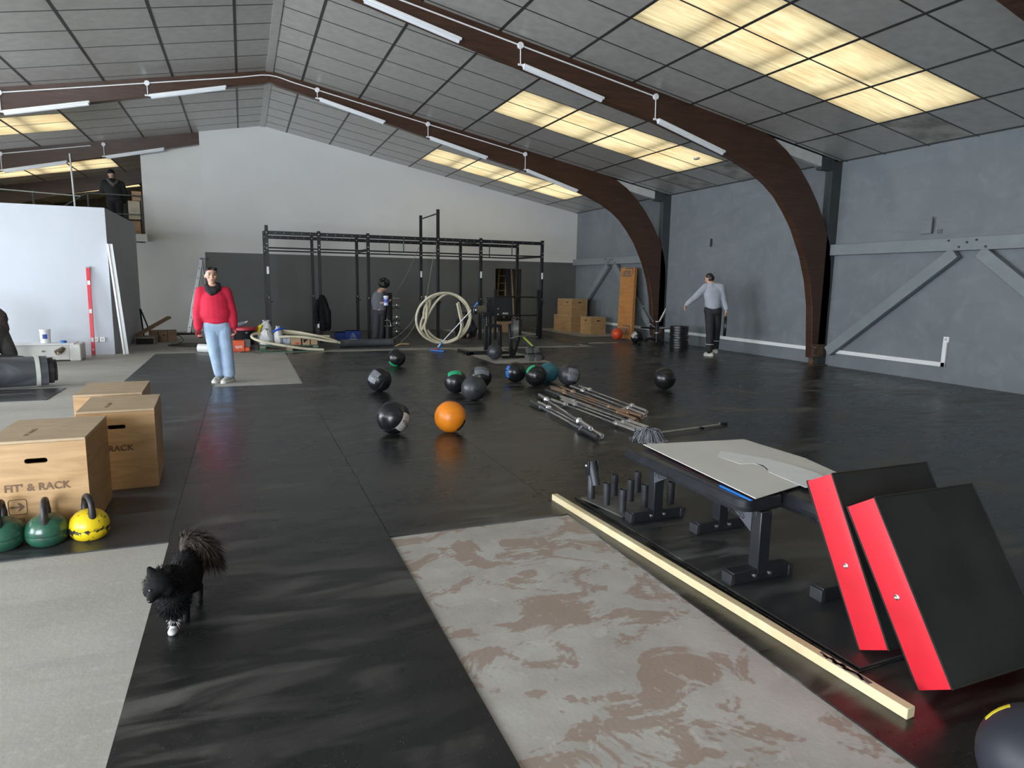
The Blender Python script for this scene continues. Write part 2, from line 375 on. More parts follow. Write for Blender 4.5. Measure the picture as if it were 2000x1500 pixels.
# ================================================================ walls
wr = MB(); wr.span((XWALL, -3, 0), (XWALL+.2, 32.9, ZWALL+.35)); wall_right = struct(wr.build('wall_right', WALLG, smooth=False))
YB = 21.1
wb = MB()
DX0, DX1, DZ = 7.88, 8.85, 2.02
def gable(mb, x0, x1, z0, y0, y1):
    xs = sorted({x0, x1} | ({XR} if x0 < XR < x1 else set()))
    poly = [(x0, z0), (x1, z0)] + [(x, zc(x)+.05) for x in reversed(xs)]
    mb.prism(poly, lambda p, t: V((p[0], t, p[1])), y1, y0)
gable(wb, -.97, DX0, 0, YB, YB+.09); gable(wb, DX1, XWALL, 0, YB, YB+.09); gable(wb, DX0, DX1, DZ, YB, YB+.09)
struct(wb.build('wall_back', BACKW, smooth=False))
wz = MB(); gable(wz, -2.49, -.6, 0, 21.5, 21.6); wz.span((XLEFT, 21.5, 0), (-2.49, 21.6, 2.5)); struct(wz.build('wall_recess', WALLW, smooth=False))
wl = MB(); ys = -3.0
for a, b in LEFT_OPEN + [(32.9, 32.9)]:
    wl.span((XLEFT-.2, ys, 0), (XLEFT, a, ZWALL+.3)); ys = b
for a, b in LEFT_OPEN: wl.span((XLEFT-.2, a, 3.4), (XLEFT, b, ZWALL+.3)); wl.span((XLEFT-.2, a, 0), (XLEFT, b, .1))
struct(wl.build('wall_left', WALLW, smooth=False))
for k, (a, b) in enumerate(LEFT_OPEN):
    fm = MB(); n = 4
    for i in range(n+1): y = a+(b-a)*i/n; fm.span((XLEFT-.12, y-.03, .1), (XLEFT-.06, y+.03, 3.4))
    for z in (.13, 2.4, 3.37): fm.span((XLEFT-.12, a, z-.03), (XLEFT-.06, b, z+.03))
    struct(fm.build('window_%d' % (k+1), POST, smooth=False))
wf = MB(); x = XLEFT-.2
for a, b in FRONT_OPEN:
    gable(wf, x, a, 0, -3.0, -2.9); gable(wf, a, b, 3.3, -3.0, -2.9); x = b
gable(wf, x, XWALL+.2, 0, -3.0, -2.9)
struct(wf.build('wall_front', WALLW, smooth=False))
wk = MB(); gable(wk, XLEFT, XWALL, 0, 32.6, 32.7); struct(wk.build('wall_far', mat('dark store wall', (.06, .045, .035), .7), smooth=False))
# partitioned changing room
pt = MB(); PXc, PYf, PYb, PZ = -2.45, 15.3, 19.3, 2.87
pt.span((XLEFT, PYf, 0), (PXc, PYf+.1, PZ)); pt.span((PXc-.1, PYf+.1, 0), (PXc, PYb, PZ)); pt.span((XLEFT, PYb-.1, 0), (PXc-.1, PYb, PZ)); pt.span((XLEFT, PYf+.1, PZ-.25), (PXc-.1, PYb-.1, PZ-.1))
struct(pt.build('wall_partition', PARTN, smooth=False))
mz = MB(); mz.span((XLEFT, 21.15, 2.53), (-2.41, 32.6, 2.72)); struct(mz.build('floor_mezzanine', WALLW, smooth=False))
# room seen through the doorway
br = MB(); br.span((7.2, 23.6, 0), (9.9, 23.7, 2.6)); br.span((7.2, 21.2, 0), (7.3, 23.6, 2.6)); br.span((9.8, 21.2, 0), (9.9, 23.6, 2.6)); br.span((7.2, 21.2, 2.6), (9.9, 23.7, 2.7))
struct(br.build('wall_store', mat('store plaster', (.32, .25, .16), .8, var=.1), smooth=False))
# ================================================================ glulam frames
OUT = [(.7, zc(.7)+.02), (4.0, zc(4)+.02), (8.7, zc(8.7)+.02), (9.15, 4.27), (9.5, 4.06), (9.8, 3.82), (10.1, 3.50), (10.35, 3.17), (10.57, 2.80), (10.73, 2.44), (10.82, 2.05), (10.85, 1.6), (10.85, .16)]
INN = [(10.52, .16), (10.47, .7), (10.42, 1.2), (10.31, 1.68), (10.13, 2.16), (9.85, 2.68), (9.62, 2.98), (9.38, 3.24), (9.12, 3.44), (8.8, 3.62), (8.3, 3.82), (7.5, 4.05), (6.55, 4.31), (5.5, 4.53), (4.1, 4.85), (1.66, 5.42), (.84, 5.60), (.7, 5.66)]
names = {1: 'over the bare concrete entrance', 2: 'beside the long diagonal wall brace', 3: 'behind the weight tree', 4: 'running over the mezzanine', 5: 'at the far end of the mezzanine', 0: 'over the front doors'}
FRAMES = []
for k, y in enumerate(FR):
    if k == 0: continue                       # wholly behind the picture
    t = thing('glulam_frame', 'brown curved glulam roof frame ' + names[k], 'roof frame', (0, y, 0)); FRAMES.append(t)
    for sgn in (1, -1):
        if k in (4, 5) and sgn == 1: continue
        P = OUT+INN
        m = MB(); pl = [(XR+sgn*(p[0]-XR), p[1]) for p in P]
        if sgn < 0: pl = pl[::-1]
        m.prism(pl, lambda p, t_: V((p[0], t_, p[1])), FT, 0)
        m.build('half_arch', GLU, t, smooth=False, bevel=.006, seg=1)
        if k < 4:
            sh = MB(); x = XR+sgn*(10.68-XR)
            sh.box((x, FT/2, .30), (.30, FT+.03, .26)); sh.box((x, FT/2, .09), (.2, .12, .18)); sh.box((x, FT/2, .012), (.42, .30, .024))
            for a in (-.09, .09):
                for z in (.22, .37): sh.cyl((x+a, -.03, z), (x+a, 0, z), .018, n=8)
            sh.build('steel_shoe', STEELB, t, bevel=.004, seg=1)
            bk = MB(); xa, xb = XR+sgn*(8.95-XR), XR+sgn*(10.38-XR)
            za, zb = zc(9.0)-.015, zc(10.38)-.015
            bk.add([V((x_, y_, z_)) for y_ in (.02, .14) for x_, z_ in ((xa, za), (xb, zb), (xb, zb-.19), (xa, za-.19))],
                   [(0, 1, 2, 3), (7, 6, 5, 4), (0, 4, 5, 1), (1, 5, 6, 2), (2, 6, 7, 3), (3, 7, 4, 0)])
            bk.build('eaves_bracket', WHITEP, t, smooth=False)
            ps = MB(); x0, x1 = sorted((XR+sgn*(10.66-XR), XR+sgn*(XWALL-XR)))
            ps.span((x0, .0, 0), (x1, .17, 3.97)); x0, x1 = sorted((XR+sgn*(10.38-XR), XR+sgn*(10.7-XR))); ps.span((x0, .01, 3.80), (x1, .15, zc(10.5)))
            ps.build('wall_post', POST, t, smooth=False)
# wall bracing painted with the wall
def bracing(y0, y1, where):
    yc = (y0+y1)/2+.0
    zt = 2.29
    for nm, a, b, lab in (('brace_rail', (10.80, y0, zt), (10.80, y1, zt), 'long horizontal grey painted timber rail along the wall '),):
        o = MB(); o.bar(a, b, .12, .21); t = o.build(nm, BRACE, bevel=.006, seg=1); tag(t, lab+where, 'timber rail')
        for dy, dz in ((-.15, .05), (.12, -.05), (-.3, -.06), (.3, .06), (0, .02)):
            b_ = MB(); b_.cyl((10.735, yc+dy, zt+dz), (10.72, yc+dy, zt+dz), .018, n=8); b_.build('bolt', POST, t)
    for yy, lab in ((y0+.12, 'diagonal grey painted wall brace rising away from the '), (y1-.12, 'diagonal grey painted wall brace rising towards the ')):
        o = MB(); o.bar((10.80, yy, .30), (10.80, yc+(.2 if yy > yc else -.2), zt-.13), .11, .20, up=V((1, 0, 0)), roll=PI/2); t = o.build('wall_brace', BRACE, bevel=.006, seg=1)
        tag(t, lab+where, 'timber brace')
bracing(4.6, 9.98, 'front of the hall')
bracing(15.9, 21.05, 'two-tone gable')
# ================================================================ near field
VINYL = mat('black wall-ball vinyl', (.014, .014, .016), .26, var=.2, scale=9, bump=.08, bscale=25)
VINYLD = mat('scuffed wall-ball vinyl', (.040, .041, .047), .38, var=.2, scale=9, bump=.15, bscale=25)
GLOSSB = mat('glossy slam-ball rubber', (.013, .013, .014), .27, var=.2, scale=9)
ORANGE = mat('orange vinyl', (.80, .235, .012), .38, var=.06, scale=9)
REDO = mat('orange-red vinyl', (.70, .075, .02), .42, var=.05)
TEAL = mat('teal rubber', (.03, .13, .16), .3, var=.1)
GREENP = mat('green vinyl panel', (.02, .36, .15), .45, var=.05)
BLUEP = mat('blue vinyl panel', (.03, .17, .55), .45, var=.05)
GREYP = mat('grey vinyl panel', (.17, .175, .19), .5, var=.08)
WHITEPN = mat('dirty white vinyl panel', (.52, .49, .46), .55, var=.1)
INK = mat('black print', (.01, .01, .012), .5, var=0)
def on_ball(c, dx, dy):
    n = (V((0, 0, CAMH))-c).normalized(); x = (CR-n*CR.dot(n)).normalized(); y = n.cross(x)
    return (x*dx+y*dy+n*math.sqrt(max(.02, 1-dx*dx-dy*dy))).normalized(), x, y
def patch(c, r, d, xa, hw, hh, name, m, parent, k=1.006, nx=10, ny=8):
    """a sewn-on vinyl panel following the ball"""
    d = d.normalized(); x = (xa-d*xa.dot(d)).normalized(); y = d.cross(x); vs = []
    for kk in (k, .97):
        for j in range(ny+1):
            for i in range(nx+1):
                a = (i/nx*2-1)*hw; b = (j/ny*2-1)*hh
                vs.append((d*math.cos(a)*math.cos(b)+x*math.sin(a)*math.cos(b)+y*math.sin(b))*r*kk)
    n = (nx+1)*(ny+1); fs = []
    for j in range(ny):
        for i in range(nx):
            a = j*(nx+1)+i; fs.append((a, a+1, a+nx+2, a+nx+1))
    ed = [i for i in range(nx+1)]+[(j+1)*(nx+1)-1 for j in range(1, ny+1)]+[ny*(nx+1)+i for i in range(nx-1, -1, -1)]+[j*(nx+1) for j in range(ny-1, 0, -1)]
    for a, b in zip(ed, ed[1:]+ed[:1]): fs.append((b, a, n+a, n+b))
    return MB().add(vs, fs).build(name, m, parent)
def ball_text(body, r, d, xa, size, parent, m=INK, k=1.012):
    d = d.normalized(); x = (xa-d*xa.dot(d)).normalized(); y = d.cross(x)
    o = lettering('lettering', body, size, m, parent, (0, 0, 0), (0, 0, 0), 0, 'CENTER')
    for v in o.data.vertices:
        v.co = (d+x*(v.co.x/r)+y*((v.co.y-size*.3)/r)).normalized()*r*k
    return o
def wall_ball(label, u, v, r, m, seams=True, name='wall_ball', flat=0.0):
    c = G(u, v, r+MT); c.z = r+MT
    t = thing(name, label, 'ball', c)
    MB().ball((0, 0, 0), r, 40, 24).build('shell', m, t, angle=180)
    if seams:
        s = MB(); e = Euler((.4*u % 3, .7*v % 3, u % 2)).to_matrix()
        for a in (V((1, 0, 0)), V((.5, .866, 0)), V((-.5, .866, 0))): s.torus((0, 0, 0), r*.9995, .0018, e @ a, 48, 4)
        s.build('seam', m, t)
    return t, c
BG = 'scattered wall balls'
def rot2(x, y, a): return x*math.cos(a)+y*math.sin(a)
t, c = wall_ball('black wall ball with a dirty white printed panel, beside the orange ball', 768.5, 815.5, .168, VINYL)
d, x, y = on_ball(c, .70, -.34); xa = rot2(x, y, 1.0); patch(c, .168, d, xa, .60, .36, 'panel', WHITEPN, t); ball_text('400kg', .168, (d+x*.12-y*.05), rot2(x, y, -.6), .055, t)
t, c = wall_ball('bright orange wall ball with a black panel low on its side', 879.5, 814, .164, ORANGE)
d, x, y = on_ball(c, .80, -.62); patch(c, .164, d, rot2(x, y, .9), .42, .35, 'panel', VINYL, t)
t, c = wall_ball('black wall ball with a pale grey printed panel, behind the black and white ball', 741, 741.4, .170, VINYL)
d, x, y = on_ball(c, -.50, .28); patch(c, .170, d, rot2(x, y, .95), .55, .42, 'panel', GREYP, t); ball_text('XXOOH', .170, d, rot2(x, y, -.65), .06, t)
t, c = wall_ball('black wall ball showing a green panel at its foot', 774.5, 699, .162, VINYL)
d, x, y = on_ball(c, -.45, -.80); patch(c, .162, d, rot2(x, y, -.4), .55, .25, 'panel', GREENP, t)
t, c = wall_ball('black wall ball with a green panel across its top, touching the plain scuffed ball', 890, 745, .162, VINYL)
d, x, y = on_ball(c, -.12, .80); patch(c, .162, d, rot2(x, y, .12), .62, .27, 'panel', GREENP, t)
t, c = wall_ball('plain scuffed charcoal wall ball in front of two others', 925.4, 758, .165, VINYLD)
t, c = wall_ball('charcoal wall ball with a grey lettered panel, behind the plain scuffed ball', 938.6, 736, .166, VINYL)
d, x, y = on_ball(c, .15, .62); patch(c, .166, d, rot2(x, y, .0), .72, .42, 'panel', GREYP, t); ball_text('HOOOXX', .166, d+y*.22, rot2(x, y, .05), .075, t)
t, c = wall_ball('black wall ball with a blue panel on one side', 1007, 727, .160, VINYL)
d, x, y = on_ball(c, -.90, .05); patch(c, .160, d, rot2(x, y, 1.5), .62, .36, 'panel', BLUEP, t); s_ = MB(); q = on_ball(c, -.86, .18)[0]*.163; s_.box(q, (.035, .03, .014)); s_.build('tab', INK, t)
t, c = wall_ball('black wall ball with a green panel on its shoulder, before the teal ball', 1046.6, 733, .164, VINYL)
d, x, y = on_ball(c, -.58, .68); patch(c, .164, d, rot2(x, y, .85), .52, .24, 'panel', GREENP, t)
t, c = wall_ball('shiny teal exercise ball half hidden behind a black ball', 1071.5, 727, .158, TEAL, False, 'exercise_ball')
t, c = wall_ball('black wall ball with a grey lettered panel, next to the barbells', 1111.4, 731.8, .168, VINYLD)
d, x, y = on_ball(c, .50, .0); patch(c, .168, d, rot2(x, y, -.12), .62, .60, 'panel', GREYP, t); ball_text('HOOOXXS', .168, d+y*.05, rot2(x, y, -.2), .072, t)
t, c = wall_ball('plain glossy black slam ball alone near the grey wall', 1298, 739, .166, GLOSSB, False, 'slam_ball')
t, c = wall_ball('dark grey slam ball on the bare concrete by the rowing machine', 966.5, 686.8, .158, VINYLD, True, 'slam_ball')
t, c = wall_ball('orange-red wall ball in front of the orange foam board', 1205, 652, .160, REDO)
t, c = wall_ball('black wall ball with a white panel beside the weight tree', 1244, 658.5, .166, VINYL)
d, x, y = on_ball(c, -.55, .45); patch(c, .166, d, rot2(x, y, .7), .55, .40, 'panel', WHITEPN, t)
t, c = wall_ball('navy black slam ball with a yellow flash beside the foam blocks', 2036, 1492, .165, mat('navy rubber', (.02, .022, .032), .5, var=.15), False, 'slam_ball')
d, x, y = on_ball(c, -.42, .86); patch(c, .165, d, x, .25, .07, 'panel', mat('yellow vinyl', (.75, .6, .02), .5), t)
# ---------------------------------------------------------------- barbells
BRONZE = mat('bronze shaft', (.72, .52, .40), .3, 1.0, var=0)
DKSTEEL = mat('dark oxide sleeve', (.16, .16, .165), .33, .9, var=0)
def barbell(u0, v0, u1, v1, label, kind=0, z0=.046, z1=.046):
    zb = lambda a, b, z: G(1030+a/7.692, 740+b/7.692, z)
    A, B = zb(u0, v0, z0), zb(u1, v1, z1); d = B-A; L = d.length; mid = (A+B)/2
    t = thing('barbell', label, 'barbell', mid, 0, 'barbells laid on the rubber floor')
    t.rotation_euler = d.to_track_quat('X', 'Z').to_euler()
    h = L/2; sl = .415 if L > 2.05 else .36
    sm = BRONZE if kind == 1 else CHROME; vm = DKSTEEL if kind == 2 else (BRONZE if kind == 1 else CHROME)
    s = MB(); s.cyl((-h+sl, 0, 0), (h-sl, 0, 0), .0142, n=12); s.build('shaft', sm, t)
    for a, b in ((-.62, -.30), (.30, .62)):
        kn = MB(); kn.cyl((a, 0, 0), (b, 0, 0), .0147, n=12)
        kn.build('knurling', mat('knurled grip', (.30, .30, .31), .45, .9, var=0), t)
    for sg in (-1, 1):
        v = MB(); v.lathe([(.0, 0), (.012, 0), (.013, -.008), (.019, -.008), (.0245, 0), (.0245, -sl)][::-1] if sg > 0 else [(.0245, sl), (.0245, 0), (.019, .008), (.013, .008), (.012, 0), (0, 0)], (sg*h, 0, 0), 16, (1, 0, 0)); v.build('sleeve', vm, t)
        k = MB(); k.lathe([(.02, -.02), (.037, -.018), (.037, .012), (.025, .018)], (sg*(h-sl), 0, 0), 18, (1, 0, 0)); k.build('collar', vm, t)
    return t
BARS = [(50, 340, 1060, 890, 'steel barbell with dark sleeves lying outermost on the floor', 2), (170, 360, 1120, 860, 'bright barbell lying right against the dark-sleeved one', 0),
        (180, 245, 950, 745, 'bright barbell lying askew, its end resting across its neighbour', 0, .046, .105), (370, 320, 1620, 780, 'chrome barbell first of the three side by side next to the mop', 0),
        (520, 320, 1720, 765, 'chrome barbell in the middle of the three next to the mop', 0), (505, 280, 1830, 745, 'chrome barbell whose end touches the grey mop head', 0),
        (280, 175, 1450, 600, 'grey-sleeved barbell between the chrome three and the bronze ones', 2), (370, 150, 1640, 620, 'bronze barbell that sticks out past the other bronze ones', 1),
        (350, 120, 1500, 520, 'bronze barbell between two other bronze bars', 1), (500, 130, 1720, 575, 'bronze barbell next to the two outer chrome bars', 1),
        (655, 115, 1770, 545, 'chrome barbell last but one on the side of the grey wall', 0), (785, 115, 1790, 490, 'chrome barbell lying outermost on the side of the grey wall', 0)]
for b in BARS: barbell(*b[:4], b[4], b[5], *(b[6:] or ()))
# ---------------------------------------------------------------- mop on the floor
mh = G(1266, 855, .03); t = thing('string_mop', 'grey string mop lying on the floor beside the barbells', 'mop', (mh.x, mh.y, MT))
STR = mat('grey mop cotton', (.22, .22, .24), .9, var=.25, scale=60)
m = MB()
for i in range(110):
    a = random.uniform(0, 2*PI); l = random.uniform(.08, .17); h = random.uniform(.07, .12); p0 = V((.02*math.cos(a), .02*math.sin(a), h))
    p = [p0, p0+V((math.cos(a)*l*.5, math.sin(a)*l*.5, -.005)), V((math.cos(a)*l*.85, math.sin(a)*l*.85, h*.45)), V((math.cos(a)*l, math.sin(a)*l, .006)), V((math.cos(a+.2)*(l+.03), math.sin(a+.2)*(l+.03), .006))]
    m.tube(p, .0055, 5)
o = m.build('strands', STR, t); o['kind'] = 'stuff'
he = G(1419, 828, .02); hd = V((he.x-mh.x, he.y-mh.y, 0))
m = MB(); m.tube([V((0, 0, .06)), hd*.25+V((0, 0, .045)), hd*.96+V((0, 0, .016))], .0125, 10); m.build('handle', mat('tin handle', (.62, .60, .54), .35, .8), t)
for a, b in ((.62, .68), (.90, 1.0)):
    m = MB(); m.cyl(hd*a+V((0, 0, .028)), hd*b+V((0, 0, .016)), .016); m.build('grip', BLACK, t)
m = MB(); m.lathe([(.028, 0), (.032, .05), (.02, .08)], (0, 0, .05), 12); m.build('socket', BLACK, t)
# ---------------------------------------------------------------- loose mats, batten
m = MB(); m.span((0, -2.36, 0), (1.22, 0, .010)); o = m.build('gym_mat', RUB, bevel=.003, seg=1); o.location = (2.172, 4.12, MT); o.rotation_euler = (0, 0, .032); tag(o, 'bottom black rubber mat under the two benches', 'mat')
m = MB(); m.span((0, -2.04, 0), (1.22, 0, .0138)); o = m.build('gym_mat', m_rubber('scuffed mat rubber', (.022, .022, .023), (.16, .16, .155), .75, .45), bevel=.003, seg=1); o.location = (2.19, 3.80, .0181); o.rotation_euler = (0, 0, .032); tag(o, 'top dusty rubber mat that the bench feet stand on', 'mat')
a, b = G(1083, 970, .03), G(1779, 1398, .02)
PINE = m_wood('planed pine', (.62, .50, .29), (.74, .63, .40), (1, 1, 1), 3, .6, dark=(.5, .38, .2))
t = thing('timber_batten', 'long pale pine batten lying on the floor beside the mats', 'batten', (0, 0, 0))
m = MB(); m.bar((a.x, a.y, MT+.022), (b.x, b.y, MT+.022), .045, .044); m.build('batten', PINE, t, bevel=.004, seg=2)
p = a.lerp(b, .86); q = a.lerp(b, .93); sm = MB(); off = (b-a).cross(V((0, 0, 1))).normalized()*.0235
for i in range(9):
    c = p.lerp(q, i/8); sm.box((c.x+off.x*.0, c.y, MT+.0445), (.012+.012*random.random(), .05, .0012), Euler((0, 0, random.uniform(-.5, .5))).to_matrix())
sm.build('glue_smear', mat('dark glue smear', (.10, .10, .10), .7, var=.3, scale=50), t)
# ---------------------------------------------------------------- benches
BPAD = mat('bench vinyl', (.018, .019, .023), .33, var=.2, scale=14, bump=.05, bscale=60)
BFR = mat('bench steel', (.016, .017, .02), .36, var=.1)
def rounded(w, h, r, n=5):
    pts = []
    for cx, cy, a0 in ((w/2-r, h/2-r, 0), (-w/2+r, h/2-r, PI/2), (-w/2+r, -h/2+r, PI), (w/2-r, -h/2+r, 3*PI/2)):
        for i in range(n+1): a = a0+PI/2*i/n; pts.append((cx+r*math.cos(a), cy+r*math.sin(a)))
    return pts
ZB = .032
def bench(label, x, y0, y1, fy0, fy1, rz=0):
    t = thing('weight_bench', label, 'bench', (x, (y0+y1)/2, ZB), rz, 'flat weight benches'); L = y1-y0; yc = (y0+y1)/2
    rings = []
    for z, k in ((.375, -.006), (.380, 0), (.395, .002), (.398, -.003), (.401, .002), (.438, .002), (.448, -.006)):
        rings.append([V((p[0], p[1], z)) for p in rounded(.29+2*k, L+2*k, .07)])
    MB().loft(rings).build('pad', BPAD, t)
    pp = MB()
    for z in (.398, .440): pp.tube([V((p[0]*1.006, p[1]*1.003, z)) for p in rounded(.29, L, .07)], .0035, 6, closed=True)
    pp.build('piping', BPAD, t)
    f = MB(); f.bar((0, fy0-yc, .345), (0, fy1-yc, .345), .075, .06); f.build('spine', BFR, t, bevel=.004)
    for k, fy in enumerate((fy0, fy1)):
        y = fy-yc; sg = 1 if k == 0 else -1
        p = MB(); p.span((-.036, y-.036, .03), (.036, y+.036, .375)); p.build('leg', BFR, t, bevel=.005)
        g = MB(); g.add([V((xx, yy, zz)) for xx in (-.04, -.037) for yy, zz in ((y+sg*.03, .37), (y+sg*.22, .37), (y+sg*.22, .352), (y+sg*.03, .25))], [(0, 1, 2, 3), (7, 6, 5, 4), (0, 4, 5, 1), (1, 5, 6, 2), (2, 6, 7, 3), (3, 7, 4, 0)])
        g.build('gusset', mat('gusset steel', (.07, .075, .09), .4, var=.1), t, smooth=False)
        lettering('lettering', 'FENT' if k else 'NESS', .062, INK, t, (-.0405, y-(.04 if k else -.215), .30), (PI/2, 0, -PI/2), .0005)
        ft = MB(); ft.span((-.19, y-.034, 0), (.19, y+.034, .068)); fo = ft.build('foot', BFR, t, bevel=.004)
        for xx in (-.19, .19):
            c_ = MB(); c_.box((xx, y, .03), (.03, .075, .062)); c_.build('end_cap', mat('rubber cap', (.02, .021, .024), .6), fo, bevel=.004)
        for xx in (-.05, .05):
            b_ = MB(); b_.lathe([(.012, 0), (.012, .006), (.006, .010)], (xx, y-.034, .034), 8, (0, -1, 0)); b_.build('bolt', ZINC, fo)
    return t
bench('black flat bench beside the pipe holder, cardboard lying on its far half', 2.455, 2.55, 3.73, 2.57, 3.52)
bench('black flat bench that the foam blocks lean against', 2.745, 2.16, 3.34, 2.28, 3.22, .02)
# ---------------------------------------------------------------- flattened carton on the benches
GB = mat('grey-white carton board', (.64, .62, .575), .75, var=.03, scale=2)
zt = ZB+.448
t = thing('flattened_carton', 'flattened cream cardboard carton lying across both benches', 'carton', (0, 0, zt))
Q = [G(*(1200+a/4.545, 850+b/4.545), zt+.02) for a, b in ((255, 90), (1150, 38), (1690, 195), (1990, 330), (1255, 560))]
def sheet(pts, z, th, name, m, parent, lift=None):
    k = len(pts); lift = lift or [0]*k
    mb = MB(); mb.add([V((p.x, p.y, z+lift[i])) for i, p in enumerate(pts)]+[V((p.x, p.y, z+th+lift[i])) for i, p in enumerate(pts)],
                      [tuple(range(k)), tuple(range(2*k-1, k-1, -1))]+[(i, k+i, k+(i+1) % k, (i+1) % k) for i in range(k)])
    return mb.build(name, m, parent, smooth=False)
sheet(Q, .012, .004, 'top_sheet', GB, t, [.012, .006, 0, 0, .004])
ce = sum(Q, V())/len(Q)
Q2 = [p.lerp(ce, .05)+V((-.035, -.01, 0)) for p in Q]
sheet(Q2, .001, .004, 'under_sheet', mat('dark printed board', (.03, .02, .025), .35, var=.4, scale=5, col2=(.12, .03, .02), thr=(.35, .5)), t)
e = MB(); pA, pB = Q2[4], Q2[4].lerp(Q2[0], .24); e.bar((pA.x, pA.y, .004), (pB.x, pB.y, .004), .012, .007); e.build('blue_edge', mat('blue printed edge', (.01, .16, .55), .4), t)
wv = [G(1200+a/4.545, 850+b/4.545, zt+.02) for a, b in ((790, 150), (880, 133), (1330, 205), (1480, 240), (1780, 330), (1960, 420), (1700, 470), (1370, 330), (1360, 290), (1230, 255), (1120, 260))]
sheet(wv, .0215, .0015, 'flap', mat('white carton board', (.74, .74, .735), .7, var=.02), t)
ck = MB(); pts = [G(1200+a/4.545, 850+b/4.545, zt+.02) for a, b in ((1250, 258), (1310, 270), (1345, 290), (1365, 318), (1352, 312), (1335, 290), (1300, 276))]
sheet(pts, .024, .0005, 'tear', DARK, t)
# ---------------------------------------------------------------- pipe holder with landmine post
TUBE = mat('grey steel pipe', (.05, .052, .058), .42, .4, var=.15, scale=12)
t = thing('barbell_holder', 'steel base plate with upright grey pipes and a landmine post', 'barbell holder', (0, 0, .0325))
m = MB(); pl = [(2.179, 4.03), (2.255, 3.60), (2.76, 3.60), (2.66, 4.04)]
m.prism(pl[::-1], lambda p, z: V((p[0], p[1], z)), 0, .010); m.build('base_plate', mat('dusty steel plate', (.13, .125, .115), .6, .2, var=.25, scale=9), t, smooth=False)
z2 = lambda a, b, z=.03: G(1120+a/8.333, 880+b/8.333, z)
for a, b in [(530, 905), (660, 750), (790, 1020), (920, 840), (1035, 700), (1150, 930), (1575, 885), (1330, 800)]:
    p = z2(a, b); h = .165
    m = MB(); m.lathe([(.0, .01), (.0255, .01), (.0255, h), (.0215, h), (.0215, .03), (0, .03)], (p.x, p.y, 0), 18); m.build('pipe', TUBE, t)
p = z2(280, 800); m = MB(); m.lathe([(0, .01), (.027, .01), (.027, .19), (.022, .2), (0, .2)], (p.x, p.y, 0), 18); m.build('post', TUBE, t)
tl = V((-.12, -.99, 0)).normalized()
m = MB(); a_ = V((p.x, p.y, .265)); b_ = a_ + V((.0, -.07, -.14)); ax = (b_-a_).normalized()
m.lathe([(.018, -.02), (.031, -.01), (.031, .16), (.026, .16), (.026, .03), (0, .03)], a_, 18, ax); m.build('landmine_sleeve', TUBE, t)
m = MB(); 
for sx in (-1, 1): m.box((p.x+sx*.036, p.y, .235), (.008, .05, .10))
m.cyl((p.x-.05, p.y, .25), (p.x+.05, p.y, .25), .01, n=10); m.build('yoke', BLACK, t, bevel=.003)
for sx in (-1, 1):
    m = MB(); m.lathe([(.012, 0), (.012, .006), (.006, .01)], (p.x+sx*.042, p.y, .25), 8, (sx, 0, 0)); m.build('bolt', ZINC, t)
# ---------------------------------------------------------------- foam blocks
REDV = mat('red vinyl', (.62, .02, .035), .33, var=.06, scale=5, bump=.25, bscale=7)
BLKV = mat('dark green-black vinyl', (.016, .018, .016), .42, var=.25, scale=4, bump=.3, bscale=5)
def foam_block(label, u, v, z0, tilt, W, L=.73, T=.15):
    P = G(u, v, z0); t = thing('foam_block', label, 'foam block', (P.x, P.y, z0), 0, 'red and black foam plyometric blocks'); t.rotation_euler = (-tilt, 0, 0)
    # local: x along the width, y from the back face (0) to the front (-T), z up the block
    n = 8; mb = MB()
    def face(o, a, b, m_, bul, nrm):
        mb.m = m_; vs = []
        for j in range(n+1):
            for i in range(n+1):
                s, q = i/n, j/n; w_ = (math.sin(PI*s)*math.sin(PI*q))**.6
                vs.append(V(o)+V(a)*s+V(b)*q+V(nrm)*(bul*w_))
        mb.add(vs, [(j*(n+1)+i, j*(n+1)+i+1, (j+1)*(n+1)+i+1, (j+1)*(n+1)+i) for j in range(n) for i in range(n)])
    face((0, -T, 0), (W, 0, 0), (0, 0, L), 1, .004, (0, -1, 0)); face((W, 0, 0), (-W, 0, 0), (0, 0, L), 1, .0, (0, 1, 0))
    face((0, 0, 0), (0, -T, 0), (0, 0, L), 0, .006, (-1, 0, 0)); face((W, -T, 0), (0, T, 0), (0, 0, L), 0, .006, (1, 0, 0))
    face((0, -T, L), (W, 0, 0), (0, T, 0), 0, .004, (0, 0, 1)); face((0, 0, 0), (W, 0, 0), (0, -T, 0), 0, 0, (0, 0, -1))
    mb.build('cover', [REDV, BLKV], t, angle=50)
    s = MB()
    for pts in (((0, -T, 0), (W, -T, 0)), ((0, -T, L), (W, -T, L)), ((0, -T, 0), (0, -T, L)), ((W, -T, 0), (W, -T, L)), ((0, 0, 0), (0, 0, L)), ((0, 0, L), (W, 0, L))): s.cyl(pts[0], pts[1], .004, n=6)
    s.build('piping', BLKV, t)
    g = MB(); g.lathe([(.012, 0), (.012, .003), (.007, .006), (.004, .004), (0, .002)], (-.005, -T/2, L*.47), 14, (-1, 0, 0)); g.build('air_eyelet', ZINC, t)
foam_block('red-sided black foam block leaning against the bench end', 1678, 1269.6, .033, math.radians(28.8), .60)
foam_block('red-sided black foam block standing in front of the other, leaning on it', 1793, 1348.5, MT, math.radians(33.0), .60)
